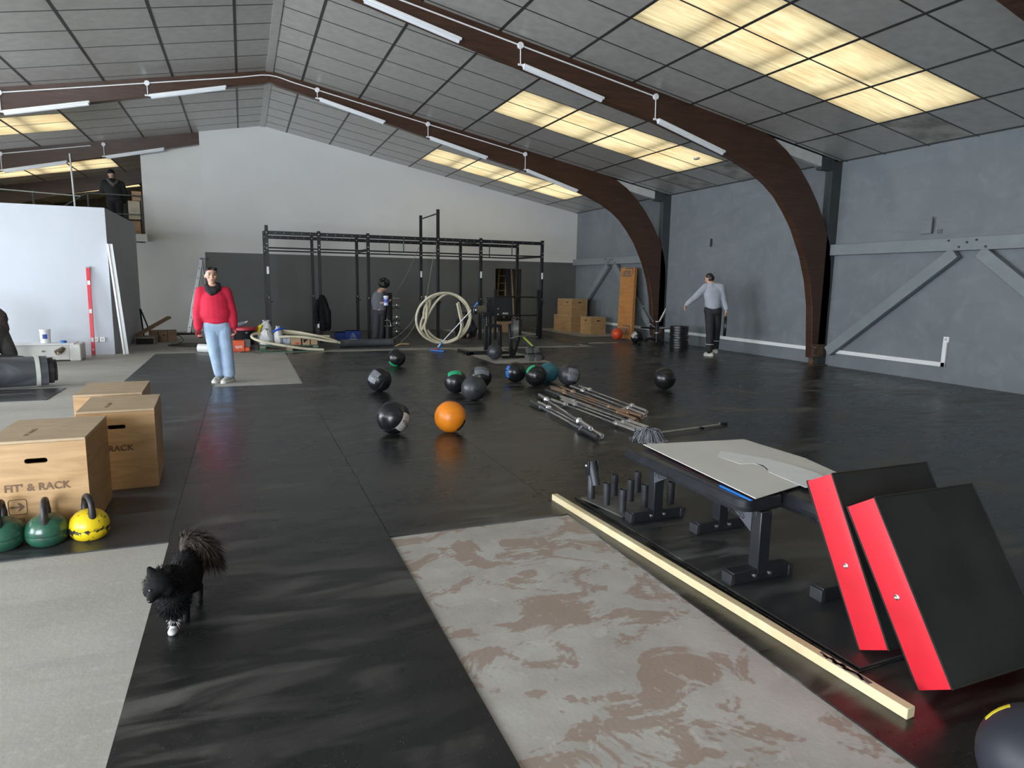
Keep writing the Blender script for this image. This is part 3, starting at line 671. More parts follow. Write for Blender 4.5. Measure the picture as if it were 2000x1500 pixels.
# ---------------------------------------------------------------- plywood boxes
PLY = m_wood('varnished plywood', (.36, .205, .085), (.50, .31, .145), (1.0, 1.0, 7), 1.7, .42, dark=(.22, .115, .045))
PLYT = m_wood('worn plywood', (.38, .275, .165), (.50, .375, .24), (1.0, 5.0, 1), 2.2, .55, dark=(.25, .165, .09))
BURN = mat('branded print', (.16, .085, .035), .6, var=.3, scale=25)
def slot_panel(w, h, th, sw, shh, sz):
    """upright panel in xz with a rounded hand hole at height sz, front at y=0"""
    hole = [(p[0], p[1]+sz) for p in rounded(sw, shh, shh*.48, 4)]; hole = [tuple(a[k]+(b[k]-a[k])*i/6 for k in (0, 1)) for a, b in zip(hole, hole[1:]+hole[:1]) for i in range(6)]; n = len(hole); out = []
    for x, z in hole:
        dx, dz = x, z-sz
        k = min([(w/2)/abs(dx) if abs(dx) > 1e-6 else 9e9, ((h-sz) if dz > 0 else sz)/abs(dz) if abs(dz) > 1e-6 else 9e9])
        out.append((dx*k, sz+dz*k))
    extra = MB(); vs = []
    for y in (0, th):
        vs += [V((p[0], y, p[1])) for p in hole]+[V((p[0], y, p[1])) for p in out]
    fs = []
    for i in range(n):
        j = (i+1) % n
        fs += [(i, j, n+j, n+i), (2*n+j, 2*n+i, 3*n+i, 3*n+j), (j, i, 2*n+i, 2*n+j), (n+i, n+j, 3*n+j, 3*n+i)]
    extra.add(vs, fs)
    for sx, z0 in ((-1, 0), (1, 0), (-1, 1), (1, 1)):     # corners cut off by the radial fan
        cx, cz = sx*w/2, z0*h
        near = sorted(out, key=lambda p: (p[0]-cx)**2+(p[1]-cz)**2)
        a = min((p for p in out if abs(p[0]-cx) < 1e-5), key=lambda p: abs(p[1]-cz), default=None); b = min((p for p in out if abs(p[1]-cz) < 1e-5), key=lambda p: abs(p[0]-cx), default=None)
        if a and b:
            for y, s in ((0, 1), (th, -1)):
                tri = [V((a[0], y, a[1])), V((cx, y, cz)), V((b[0], y, b[1]))]
                nrm = (tri[1]-tri[0]).cross(tri[2]-tri[0]).y
                if nrm*s > 0: tri.reverse()
                extra.add(tri, [(0, 1, 2)])
    return extra
def plyo(label, x0, y0, W, D, Hh, rz, txt=True, slot_front=True, z=MT, group='plywood jump boxes', side_slot=False, tx=0.0):
    """corner x0,y0 is the front right corner; front faces -y"""
    t = thing('plyo_box', label, 'jump box', (x0, y0, z), rz, group); th = .018
    if slot_front: p = slot_panel(W, Hh-th, th, .115, .03, Hh*.79); p.v = [(q[0]-W/2, q[1], q[2]) for q in p.v]
    else: p = MB(); p.span((-W, 0, 0), (0, th, Hh-th))
    p.build('front_panel', PLY, t, smooth=False)
    for nm, a, b, m_ in (('back_panel', (-W, D-th, 0), (0, D, Hh-th), PLY), ('side_panel', (-th, th+.001, 0), (-.001, D-th-.001, Hh-th), PLY), ('side_panel', (-W+.001, th+.001, 0), (-W+th, D-th-.001, Hh-th), PLY),
                         ('top_panel', (-W, -.001, Hh-th+.001), (.001, D, Hh), PLYT), ('bottom_panel', (-W+th, th, .004), (-th, D-th, .02), PLY)):
        q = MB(); q.span(a, b); q.build(nm, m_, t, smooth=False, bevel=.002, seg=1)
    if txt:
        lettering('lettering', "FIT' & RACK", .060, BURN, t, (-W+.012+tx, -.0012, Hh*.49), (PI/2, 0, 0), .0004, spacing=1.03, xs=1.0, offset=.002)
        a = MB()
        ex, ez, sz = -W+.07+tx, Hh*.33, .045
        a.tube([V((ex+p[0], -.001, ez+p[1])) for p in rounded(2*sz, 2*sz, .014)], .0022, 4, closed=True)
        a.add([V((ex+q[0]*sz, -.0015, ez+q[1]*sz)) for q in ((-.85, .13), (.25, .13), (-.05, .55), (.25, .55), (.8, 0), (.25, -.55), (-.05, -.55), (.25, -.13), (-.85, -.13))], [(0, 8, 7, 1), (1, 2, 3, 4), (4, 5, 6, 7), (1, 4, 7)])
        a.build('arrow_mark', BURN, t, smooth=False)
        lettering('lettering', '50', .085, BURN, t, (-W+.04+tx, -.0012, Hh*.23), (PI/2, PI/2, 0), .0004)
        lettering('lettering', "FIT' & RACK", .04, BURN, t, (-W*.62, D*.2, Hh+.0008), (0, 0, PI/2), .0003)
    if side_slot: 
        q = MB(); q.box((.0, D/2, Hh*.78), (.006, .11, .032)); q.build('hand_hole', DARK, t, smooth=False)
    return t
plyo('plywood jump box nearest the kettlebells, branded lettering on its front', -.915, 4.53, .51, .68, .59, 0, tx=.075)
plyo('plywood jump box standing between two others, branded lettering half hidden', -.645, 5.41, .49, .66, .59, .04)
plyo('plywood jump box behind two others, pale worn top', -.82, 6.2, .49, .70, .59, .03, txt=False, slot_front=False)
# ---------------------------------------------------------------- kettlebells
KGR = mat('green kettlebell enamel', (.018, .085, .05), .28, var=.25, scale=7, col2=(.03, .045, .04), thr=(.30, .42), coat=.3)
KHN = mat('worn iron handle', (.045, .04, .042), .42, .5, var=.2, scale=25)
def m_yellow():
    m, nt, b, N, L = nodes_of('chipped yellow enamel')
    v = mapped(N, L); n1 = noise(N, L, v, 26, 6, .5, .65); sx = N('ShaderNodeSeparateXYZ'); L(v, sx.inputs[0])
    dz = math_n(N, L, 'ABSOLUTE', math_n(N, L, 'SUBTRACT', sx.outputs[2], .072))
    band = math_n(N, L, 'SUBTRACT', 1.0, math_n(N, L, 'MULTIPLY', dz, 42)); band = math_n(N, L, 'MAXIMUM', band, 0)
    big = noise(N, L, v, 9, 3)
    f = math_n(N, L, 'ADD', math_n(N, L, 'MULTIPLY', band, .2), math_n(N, L, 'ADD', n1, math_n(N, L, 'MULTIPLY', math_n(N, L, 'SUBTRACT', big, .5), .35)))
    c = mix(N, L, ramp(N, L, f, [(.585, 0), (.605, 1)]), (.72, .52, .012), (.03, .026, .024))
    L(c, b.inputs['Base Color']); b.inputs['Roughness'].default_value = .3; return m
KYE = m_yellow()
def kettlebell(label, u, v, m_, rz, s=1.0):
    P = G(u, v, MT); P.y += .10
    t = thing('kettlebell', label, 'kettlebell', (P.x, P.y, MT), rz, 'kettlebells in front of the jump box')
    b = MB(); b.lathe([(0, 0), (.066, .0), (.090, .014), (.107, .042), (.1115, .070), (.110, .073), (.1115, .076), (.109, .102), (.098, .136), (.074, .164), (.042, .181), (0, .186)], (0, 0, 0), 36); b.build('body', m_, t, angle=60)
    h = MB(); pts = []
    for i in range(17):
        a = PI*i/16; x = -.072*math.cos(a)*(1+.10*math.sin(a)); pts.append(V((x, 0, .165+.105*math.sin(a)**.75)))
    pts = [V((-.066, 0, .135))]+pts+[V((.066, 0, .135))]
    h.tube(pts, [.026]+[.021]*2+[.0175]*13+[.021]*2+[.026], 12, up=V((0, 1, 0))); h.build('handle', KHN, t, angle=80)
    s_ = MB(); s_.torus((0, 0, .073), .111, .0012, (0, 0, 1), 36, 4); s_.build('casting_seam', KHN, t)
    t.scale = (s, s, s); return t
kettlebell('chipped yellow kettlebell at the end of the row', 170, 1062, KYE, PI/2+.45, .95)
kettlebell('green kettlebell between the yellow one and another green one', 85, 1074, KGR, PI/2+.12, .97)
kettlebell('green kettlebell at the end of the row farthest from the yellow one', -4, 1084, KGR, PI/2+.1, 1.0)
# ================================================================ pull-up rig
RB = .014
t = thing('pull_up_rig', 'long black steel pull-up rig standing before the two-tone gable', 'pull-up rig', (0, 0, RB)); RIG = t
RX = [.56, 1.753, 2.936, 4.74, 5.92, 7.715]; RY = (17.0, 18.8)
STK = mat('white sticker', (.75, .75, .75), .5, var=.03)
for j, y in enumerate(RY):
    for i, x in enumerate(RX):
        h = (2.79 if j == 0 else 2.77) if i == 0 else 3.38 if i == 3 else 2.70
        m = MB(); m.span((x-.038, y-.038, 0), (x+.038, y+.038, h)); p = m.build('upright', BLACK, t, bevel=.005, seg=1)
        m = MB(); m.span((x-.07, y-.07, 0), (x+.07, y+.07, .008)); m.build('foot_plate', BLACK, p)
        m = MB(); m.span((x-.044, y-.044, .9), (x+.044, y+.044, 1.12)); m.box((x+.07, y, 1.0), (.06, .02, .03)); m.build('j_hook', BLACK, p, bevel=.004, seg=1)
        if (j == 0 and i in (0, 4, 5)) or (j == 1 and i == 3):
            m = MB(); m.box((x, y-.0395, 1.74), (.05, .001, .17)); m.build('sticker', STK, p)
        for z in (2.62, 2.36, 2.26, 1.10):
            m = MB(); m.lathe([(.016, 0), (.016, .008), (.008, .014)], (x, y-.038, z), 8, (0, -1, 0)); m.build('bolt', ZINC, p)
    for i in range(5):
        m = MB(); m.bar((RX[i]+.038, y, 2.62), (RX[i+1]-.038, y, 2.62), .06, .085); b = m.build('beam', BLACK, t, bevel=.004, seg=1)
        for k in range(1, 6):
            xx = RX[i]+(RX[i+1]-RX[i])*k/6
            m = MB(); m.cyl((xx, y-.031, 2.62), (xx, y-.029, 2.62), .012, n=8); m.build('hole', mat('bare hole edge', (.3, .3, .3), .5), b)
        m = MB(); m.cyl((RX[i]+.03, y, 2.27), (RX[i+1]-.03, y, 2.27), .018, n=10); m.build('pull_up_bar', BLACK, t)
        if i in (2, 4):
            xx = (RX[i]+RX[i+1])/2
            m = MB(); m.cyl((xx, y, 2.27), (xx, y, 2.6), .016, n=8); m.build('strut', BLACK, t)
for i, z in ((0, 2.70), (2, 2.3), (4, 2.62), (5, 2.27)):
    m = MB(); m.bar((RX[i], RY[0], z), (RX[i], RY[1], z), .05, .06); m.build('cross_beam', BLACK, t, bevel=.004, seg=1)
m = MB(); m.cyl((RX[3], RY[0], 3.28), (RX[3], RY[1], 3.28), .02, n=10); m.build('pull_up_bar', BLACK, t)
for z in (1.16, .66):
    m = MB(); m.cyl((6.3, 16.9, z), (7.62, 16.9, z), .024, n=10); m.build('spotter_rail', BLACK, t)
for x in (7.58, 6.32):
    m = MB(); m.span((x-.03, 16.87, 0), (x+.03, 16.93, 1.36)); m.build('spotter_post', BLACK, t, bevel=.004, seg=1)
# hanging cables on the rig
CAB = mat('grey steel cable', (.33, .32, .30), .45, .5, var=.05)
def px_tube(name, pts, r, m_, parent, n=6):
    mb = MB(); mb.tube(smooth_path([PY(u, v, y) for u, v, y in pts]), r, n); return mb.build(name, m_, parent)
def smooth_path(p, k=5):
    out = []; n = len(p)
    for i in range(n-1):
        a, b, c, d = p[max(i-1, 0)], p[i], p[i+1], p[min(i+2, n-1)]
        for j in range(k):
            s = j/k; out.append(.5*((2*b)+(c-a)*s+(2*a-5*b+4*c-d)*s*s+(3*b-3*c+d-a)*s**3))
    out.append(p[-1]); return out
for lab, pts in (('thin cable slanting from the tall rig post to the attachment tower', [(820, 480, 18.6), (792, 540, 17.8), (770, 578, 17.3)]), ('thin cable falling from the tall rig post to the foam pipe ring', [(853, 475, 17.0), (843, 520, 16.8), (834, 578, 16.5)]),
                 ('thin cable sweeping from the tall post to the rolled mat', [(826, 577, 17.2), (806, 625, 16.6), (782, 652, 16.2), (762, 664, 15.95)]), ('thin cable curving from the foam pipe ring to the floor', [(812, 632, 16.3), (797, 655, 15.9), (782, 668, 15.7)])):
    o = px_tube('steel_cable', pts, .008, CAB, None); tag(o, lab, 'cable')
# ---------------------------------------------------------------- black jacket on the rig
JK = mat('black jacket fabric', (.007, .007, .008), .9, var=.3, scale=14, bump=.5, bscale=9, spec=.2)
t = thing('jacket', 'black jacket hanging from a rig post', 'jacket', PY(628, 577, 16.9))
m = MB(); rings = []
o0 = V(t.location)
for v, u0, u1, dy in ((577, 624, 632, .03), (584, 621, 637, .07), (595, 618.5, 641, .10), (610, 618, 644, .12), (626, 620, 645.5, .13), (638, 623, 646.5, .13), (645, 626, 645, .10)):
    a, b = PY(u0, v, 16.9), PY(u1, v, 16.9); c = (a+b)/2; w_ = (b-a).length/2
    rings.append([c-o0+V((math.cos(2*PI*j/20)*w_*(1+.06*math.sin(3*j)), math.sin(2*PI*j/20)*dy*(1+.15*math.sin(5*j))-.02, .02*math.sin(j*2.1))) for j in range(20)])
m.loft(rings); m.build('body', JK, t)
for sx, u in ((-1, 619.5), (1, 642)):
    a, b = PY(626+sx*5, 586, 16.85)-o0, PY(u, 632, 16.85)-o0
    m = MB(); m.tube([a, a.lerp(b, .5)+V((sx*.05, -.06, 0)), b+V((0, -.03, 0))], [.05, .065, .06], 10); m.build('sleeve', JK, t)
m = MB(); a = PY(622, 634, 16.78)-o0; m.box(a, (.04, .01, .16)); m.build('label_strip', STK, t)
# ---------------------------------------------------------------- attachment tower
t = thing('attachment_tower', 'black upright storage tower hung with cable handles', 'storage tower', (PY(757, 664, 16.95).x, 16.95, RB))
m = MB(); m.lathe([(0, 0), (.20, 0), (.2, .03), (.13, .04), (.13, 1.22), (.12, 1.24), (0, 1.24)], (0, 0, 0), 20); m.build('column', mat('matt black column', (.014, .015, .016), .5), t)
for i, z in enumerate((1.10, .92, .62, .46, .25)):
    m = MB(); m.cyl((.12, -.02, z), (.30, -.05, z), .01, n=8); m.build('hook', ZINC, t)
    if i:
        m = MB(); m.lathe([(.018, 0), (.03, .02), (.03, .05), (.016, .07)], (.23, -.04, z-.03), 10); m.build('swivel', CHROME, t)
        m = MB(); m.tube([V((.11, -.05, z-.07-.02*i)), V((.22, -.05, z-.05)), V((.33, -.05, z-.07-.015*i))], .013, 8); m.build('cable_handle', BLACK, t)
m = MB(); m.tube([V((-.13, -.19, .40)), V((-.11, -.19, .53)), V((-.04, -.19, .56)), V((.03, -.19, .53)), V((.05, -.19, .40))], .011, 8); m.cyl((-.15, -.19, .40), (.07, -.19, .40), .012, n=8); m.cyl((-.04, -.19, .56), (-.04, -.12, .62), .008, n=6); m.build('stirrup_handle', CHROME, t)
# ---------------------------------------------------------------- blue crates
BLUEB = mat('blue carton', (.008, .035, .19), .42, var=.06)
def block(mb, w, d, h): mb.span((-w/2, 0, 0), (w/2, d, h)); return mb
for lab, u0, u1, v0, v1, y, logo in (('blue carton without print beside the printed one', 656, 677, 648, 664, 17.3, 0), ('blue carton printed with a white triangle emblem', 675.5, 704, 644.5, 665, 17.1, 1)):
    a, b = PY(u0, v1, y), PY(u1, v1, y); h = PY(u0, v0, y).z-a.z; w_ = b.x-a.x
    t = thing('blue_carton', lab, 'carton', ((a.x+b.x)/2, y, RB))
    m = MB(); block(m, w_, .3, h); m.build('box', BLUEB, t, bevel=.006, seg=1)
    m = MB(); m.span((-w_/2-.006, -.006, h-.05), (w_/2+.006, .306, h)); m.build('lid', BLUEB, t, bevel=.005, seg=1)
    if logo:
        m = MB(); s = .075
        for a_, b_ in (((0, 1), (-.9, -.5)), ((-.9, -.5), (.9, -.5)), ((.9, -.5), (0, 1)), ((-.25, -.35), (.15, .45)), ((.2, -.3), (.45, .1))): m.bar((a_[0]*s, -.0085, h*.55+a_[1]*s), (b_[0]*s, -.0085, h*.55+b_[1]*s), .016, .004)
        for z in (.18, .11): m.box((0, -.0085, h*z+.01), (.19, .003, .016))
        m.build('emblem', STK, t)
# ---------------------------------------------------------------- pallet with building material
GRN = mat('green pallet paint', (.03, .10, .065), .7, var=.25, scale=9); PWD = mat('grey pallet wood', (.30, .24, .17), .8, var=.2, scale=8)
t = thing('pallet', 'green-ended wooden pallet loaded with sacks and cartons', 'pallet', (.28, 14.98, 0))
for i in range(6): m = MB(); m.span((0, i*.135, .122), (1.2, i*.135+.11, .144)); m.build('deck_board', GRN if i == 0 else PWD, t)
for i in range(3):
    m = MB(); m.span((0, i*.35, 0), (1.2, i*.35+.1, .022)); m.build('base_board', GRN if i == 0 else PWD, t)
    m = MB(); m.span((i*.545, 0, .10), (i*.545+.11, .8, .122)); m.build('stringer', PWD, t)
    for j in range(3): m = MB(); m.span((i*.545, j*.345, .022), (i*.545+.11, j*.345+.11, .10)); m.build('block', GRN if j == 0 and i != 1 else PWD, t)
PZ0 = .144
SACK = mat('white woven sack', (.62, .61, .60), .6, var=.08, scale=12, bump=.6, bscale=14)
def sack(label, x, y, z, w_, d, h, m_, extra=None, name='sack', lean=0):
    t = thing(name, label, 'sack', (x, y, z), random.uniform(-.3, .3))
    mb = MB(); rings = []
    for q, k in ((0, .75), (.06, .96), (.25, 1.05), (.5, 1.0), (.72, .82), (.86, .5), (.93, .3), (1.0, .48)):
        rings.append([V((math.cos(2*PI*j/18)*w_/2*k*(1+.07*math.sin(j*2.3+q*9))+lean*q, math.sin(2*PI*j/18)*d/2*k*(1+.07*math.cos(j*1.7+q*5)), h*q+.01*math.sin(j*3)*(q > 0))) for j in range(18)])
    mb.loft(rings); mb.build('bag', m_, t)
    if extra: extra(t)
    return t
def yellow_flap(t):
    m = MB(); m.tube([V((-.06, -.16, .30)), V((-.05, -.15, .42)), V((0, -.10, .52))], [.07, .09, .05], 10, flat=.4); m.build('yellow_print', mat('yellow sack print', (.75, .55, .02), .6), t)
sack('tall open white sack with a yellow printed side', .36, 16.1, 0, .36, .33, .62, SACK, yellow_flap, lean=.10)
sack('knotted white plastic sack at the end of the pallet', .42, 15.2, PZ0, .27, .30, .34, SACK)
def blue_flap(t):
    m = MB(); m.tube([V((-.10, -.02, .28)), V((.0, -.05, .33)), V((.13, -.02, .36))], [.05, .06, .03], 10, flat=.5); m.build('blue_print', mat('blue sack print', (.02, .09, .55), .6), t)
sack('white sack with a blue printed neck on the pallet', .66, 15.2, PZ0, .19, .24, .40, SACK, blue_flap)
def carton(label, u0, u1, v0, v1, y, m_, z0=0, d=.25, name='carton', extra=None, cat='carton', group=None, rz=0):
    a, b = PY(u0, v1, y), PY(u1, v1, y); h = PY(u0, v0, y).z-a.z; w_ = b.x-a.x
    t = thing(name, label, cat, ((a.x+b.x)/2, y, z0), rz, group)
    m = MB(); block(m, w_, d, h); m.build('box', m_, t, bevel=.003, seg=1)
    m = MB(); m.box((0, d/2, h+.001), (w_*.98, .05, .002)); m.build('tape', mat('packing tape', (.5, .4, .26), .3), t)
    if extra: extra(t, w_, d, h)
    return t
def red_stamp(t, w_, d, h):
    m = MB(); m.box((w_*.15, -.001, h*.2), (w_*.4, .001, h*.25)); m.build('stamp', mat('red stamp', (.6, .06, .03), .6), t)
carton('grey-blue printed small carton between the sacks and the brown carton', 553, 567, 659, 673, 15.03, mat('grey-blue print', (.40, .44, .52), .6, var=.4, scale=9), PZ0)
carton('brown carton with a red stamp on the pallet', 568, 588, 658, 673.5, 15.0, CARD, PZ0, extra=red_stamp)
def torn(t, w_, d, h):
    m = MB(); m.add([V((-w_*.45, -.002, h*.95)), V((-w_*.1, -.002, h*.9)), V((-w_*.28, -.002, h*.55)), V((-w_*.42, -.002, h*.3))], [(0, 3, 2, 1)]); m.build('tear', DARK, t, smooth=False)
    m = MB(); m.box((w_*.02, -.002, h*.45), (.02, .002, h*.85)); m.build('gap', DARK, t)
carton('torn brown carton at the far corner of the pallet', 591, 620, 662, 674, 15.0, CARD, PZ0, extra=torn)
# cream foam pipe insulation
FOAM = mat('cream foam pipe', (.66, .60, .44), .62, var=.07, scale=6)
for lab, pts in (('cream foam pipe looping round the end of the pallet', [(632, 683, 14.9), (600, 681.5, 14.85), (560, 676, 14.8), (520, 669, 14.8), (499, 663, 14.85), (491.5, 657.5, 14.95), (496, 652.5, 15.1), (510, 650.5, 15.3), (524, 650, 15.5)]),
                 ('cream foam pipe lying highest over the cartons on the pallet', [(543, 645, 15.3), (575, 648, 15.25), (605, 653, 15.2), (640, 661, 15.2), (664, 669.5, 15.25)]),
                 ('cream foam pipe under the highest one, over the cartons', [(543, 650, 15.42), (580, 652, 15.42), (615, 656, 15.4), (644, 657, 15.4)]),
                 ('cream foam pipe lying lowest across the cartons on the pallet', [(545, 658, 14.93), (575, 657.5, 14.93), (605, 660, 14.93), (635, 665, 14.97), (657, 668, 15.02)])):
    o = px_tube('foam_pipe', pts, .028, FOAM, None, 10); tag(o, lab, 'foam pipe', None)
# big standing ring of foam pipe
t = thing('foam_pipe_ring', 'large standing ring of coiled cream foam pipes before the rig', 'foam pipe', PY(868, 671, 16.05))
o0 = V(t.location)
def ring(name, pts, r=.030, y=16.1, dy=.0):
    mb = MB(); n = len(pts); mb.tube(smooth_path([PY(u, v, y+dy*math.sin(i*1.3))-o0 for i, (u, v) in enumerate(pts)], 6), r, 10); mb.build(name, FOAM, t)
def ell(cu, cv, ru, rv, a0, a1, n=18, tilt=0): 
    return [(cu+ru*math.cos(a0+(a1-a0)*i/n)+tilt*math.sin(a0+(a1-a0)*i/n), cv-rv*math.sin(a0+(a1-a0)*i/n)) for i in range(n+1)]
ring('pipe', ell(866, 621, 53, 49, -2.2, 4.3, 20, 3), y=16.05, dy=.03)
ring('pipe', [(832, 578), (834, 600), (832, 625), (829, 640), (838, 658), (857, 668), (876, 670), (897, 658), (912, 636), (920, 618)], y=16.12, dy=.02)
ring('pipe', [(840, 582), (838, 600), (825, 622), (822, 642), (832, 658), (850, 668)], y=16.2)
ring('pipe', [(824, 645), (838, 612), (855, 586), (873, 574), (890, 577), (906, 592), (919, 608), (914, 630), (906, 645), (893, 659), (872, 668)], y=16.16, dy=.02)
ring('pipe', [(893, 592), (897, 612), (901, 632), (899, 648), (893, 660)], y=15.98); ring('pipe', [(895.5, 590), (901, 615), (903, 640), (897, 655)], y=16.02)
ring('pipe', ell(872, 620, 45, 47, -2.6, 3.2, 18, -2), y=16.2, dy=.03)
# rolled rubber mats
ROLLM = m_rubber('rolled rubber', (.05, .052, .058), (.20, .21, .23), .6, .5, thr=(.35, .6))
def mat_roll(label, a, b, r, band=None, fray=False):
    t = thing('rolled_mat', label, 'rolled mat', a); d = V(b)-V(a); x, y, dd = basis(d); L = d.length
    mb = MB(); k = 40; rings = []
    for s in (0, L*.5, L):
        rings.append([V((0, 0, r))+dd*s+x*math.cos(2*PI*j/28)*r+y*math.sin(2*PI*j/28)*r*.96 for j in range(28)])
    mb.loft(rings, cap=False); mb.build('outer_wrap', ROLLM, t)
    mb = MB(); pts = []
    for s, nrm in ((0, -1), (L, 1)):
        sp = []
        for i in range(90):
            a_ = i*.42; rr = .03+(r-.03)*i/89; sp.append(V((0, 0, r))+dd*(s-nrm*.004)+x*math.cos(a_)*rr+y*math.sin(a_)*rr*.96)
        mb.tube(sp, .0045, 4)
    o = mb.build('spiral_edge', ROLLM, t)
    for s, nm in ((.006, 'end'), (L-.006, 'end')):
        mb = MB(); mb.cyl(V((0, 0, r))+dd*(s-.003), V((0, 0, r))+dd*(s+.003), r*.97, n=24); mb.build('roll_end', RUB, t)
    if band:
        mb = MB(); mb.cyl(V((0, 0, r))+dd*(L*band-.025), V((0, 0, r))+dd*(L*band+.025), r*1.015, n=28); mb.build('strap', mat('white strap', (.55, .56, .5), .6), t)
    if fray:
        mb = MB(); mb.cyl(V((0, 0, r))+dd*(L-.0), V((0, 0, r))+dd*(L+.07), r*.86, n=20); mb.build('inner_wrap', RUB, t)
        mb = MB(); mb.cyl(V((0, 0, r))+dd*(L+.07), V((0, 0, r))+dd*(L+.11), r*.72, n=20); mb.build('core_wrap', RUB, t)
    return t
a, b = G(-60, 757), G(128, 742); a.z = b.z = MT+.002
mat_roll('thick grey rubber mat roll with a white strap on the concrete', V((-4.2, 10.55, MT)), V((-2.62, 11.05, MT)), .215, .93, True)
a, b = G(666, 681), G(770, 678); mat_roll('long dusty rubber mat roll in front of the rig', V((a.x, 15.62, RB)), V((b.x, 15.72, RB)), .092)
tag(px_tube('cardboard_scrap', [(772, 677, 15.6), (782, 672, 15.65), (798, 672, 15.7)], .02, CARD, None), 'torn strip of cardboard at the end of the dusty mat roll', 'scrap')
# ---------------------------------------------------------------- broom
BLP = mat('blue plastic', (.02, .14, .48), .45)
h0 = G(855, 686, MT); t = thing('floor_squeegee', 'blue-headed floor squeegee leaning on the black training machine', 'squeegee', h0)
m = MB(); a, b = G(841, 684, MT+.02)-h0, G(868, 686, MT+.02)-h0; m.bar(a, b, .05, .035); m.build('head', BLP, t, bevel=.01)
top = PY(926, 600, 13.75)-h0; m = MB(); m.cyl((0, 0, .10), top, .0125, n=10); m.build('handle', mat('grey handle', (.55, .56, .58), .35, .6), t)
m = MB(); m.cyl((0, 0, .02), V((0, 0, .1)).lerp(top, .12), .02, n=10); m.build('socket', BLP, t)
m = MB(); m.cyl(top, top+top.normalized()*.14, .02, n=10); m.build('grip', BLP, t)
m = MB(); m.box((-.05, -.02, .05), (.06, .05, .03)); m.build('clip', mat('red clip', (.6, .05, .03), .5), t)
# ---------------------------------------------------------------- ham raise machine
def py(u, v, y): return PY(u, v, y)
YG = 13.55; b0 = V((PY(949, 690, YG).x, YG, 0))
t = thing('ham_raise_machine', 'black ham raise machine with a big foot plate and roller pad', 'gym machine', b0)
L_ = lambda u, v, y=YG: PY(u, v, y)-b0
m = MB(); a, b = L_(948.5, 581), L_(998, 617); m.span((a.x, -.03, b.z), (b.x, .0, a.z)); m.build('foot_plate', mat('black foot plate', (.013, .014, .016), .45), t, bevel=.008)
m = MB(); c = L_(957, 589); m.torus((c.x, -.035, c.z), .065, .006, (0, 1, 0), 24, 6); m.build('ring_mark', mat('dull ring', (.1, .1, .09), .4, .6), t)
for u, v in ((972, 603), (972, 614)):
    m = MB(); c = L_(u, v); m.lathe([(.016, 0), (.016, .008), (.008, .012)], (c.x, -.03, c.z), 8, (0, -1, 0)); m.build('bolt', ZINC, t)
m = MB(); c = L_(986, 612); m.box((c.x, -.032, c.z), (.13, .004, .04)); m.build('name_plate', mat('tin plate', (.45, .45, .43), .4, .5), t)
m = MB(); a, b = L_(928, 605), L_(949, 605); m.lathe([(0, 0), (.075, 0), (.085, .012), (.085, b.x-a.x-.01), (.07, b.x-a.x)], a, 20, (1, 0, 0)); m.build('roller_pad', mat('olive roller vinyl', (.075, .07, .05), .32), t)
m = MB(); a = L_(923, 606); m.box((a.x+.03, 0, a.z-.01), (.08, .17, .15)); m.build('roller_bracket', BLACK, t, bevel=.015)
m = MB(); m.box((a.x+.04, -.088, a.z+.01), (.035, .004, .04)); m.build('sticker', STK, t)
for (u, v0, v1) in ((949.5, 615, 684), (977, 635, 678)):
    m = MB(); p, q = L_(u, v0), L_(u, v1); m.bar((p.x, .02, p.z), (q.x, .02, max(0.03, q.z)), .075, .075, up=V((0, 1, 0))); m.build('post', BLACK, t, bevel=.005, seg=1)
m = MB(); p = L_(966, 632); m.bar((p.x, .3, p.z+.2), (p.x, .3, .03), .06, .06, up=V((0, 1, 0))); m.build('post', BLACK, t, bevel=.005, seg=1)
for v in range(5):
    m = MB(); c = L_(949.5, 620+v*3.7); m.lathe([(.012, 0), (.012, .006), (.006, .01)], (c.x, -.018, c.z), 8, (0, -1, 0)); m.build('bolt', ZINC, t)
m = MB(); p, q = L_(950, 634), L_(980, 637.5); m.bar((p.x, .02, p.z), (q.x, .02, q.z), .08, .07); m.build('arm', BLACK, t, bevel=.005, seg=1)
m = MB(); p, q = L_(940, 616), L_(960, 612); m.bar((p.x, .0, p.z), (q.x, .0, q.z), .16, .10); m.build('saddle', BLACK, t, bevel=.01)
m = MB(); m.span((-.42, -.06, 0), (.05, .06, .075)); m.build('base_beam', BLACK, t, bevel=.005, seg=1)
m = MB(); m.span((-.42, -.06, .0), (-.30, .75, .06)); m.build('base_foot', BLACK, t, bevel=.005, seg=1)
m = MB(); m.span((-.05, -.5, 0), (.05, -.06, .06)); m.build('base_beam', BLACK, t, bevel=.005, seg=1)
m = MB(); m.span((.0, -.05, 0), (.65, .05, .06)); m.build('base_beam', BLACK, t, bevel=.005, seg=1)
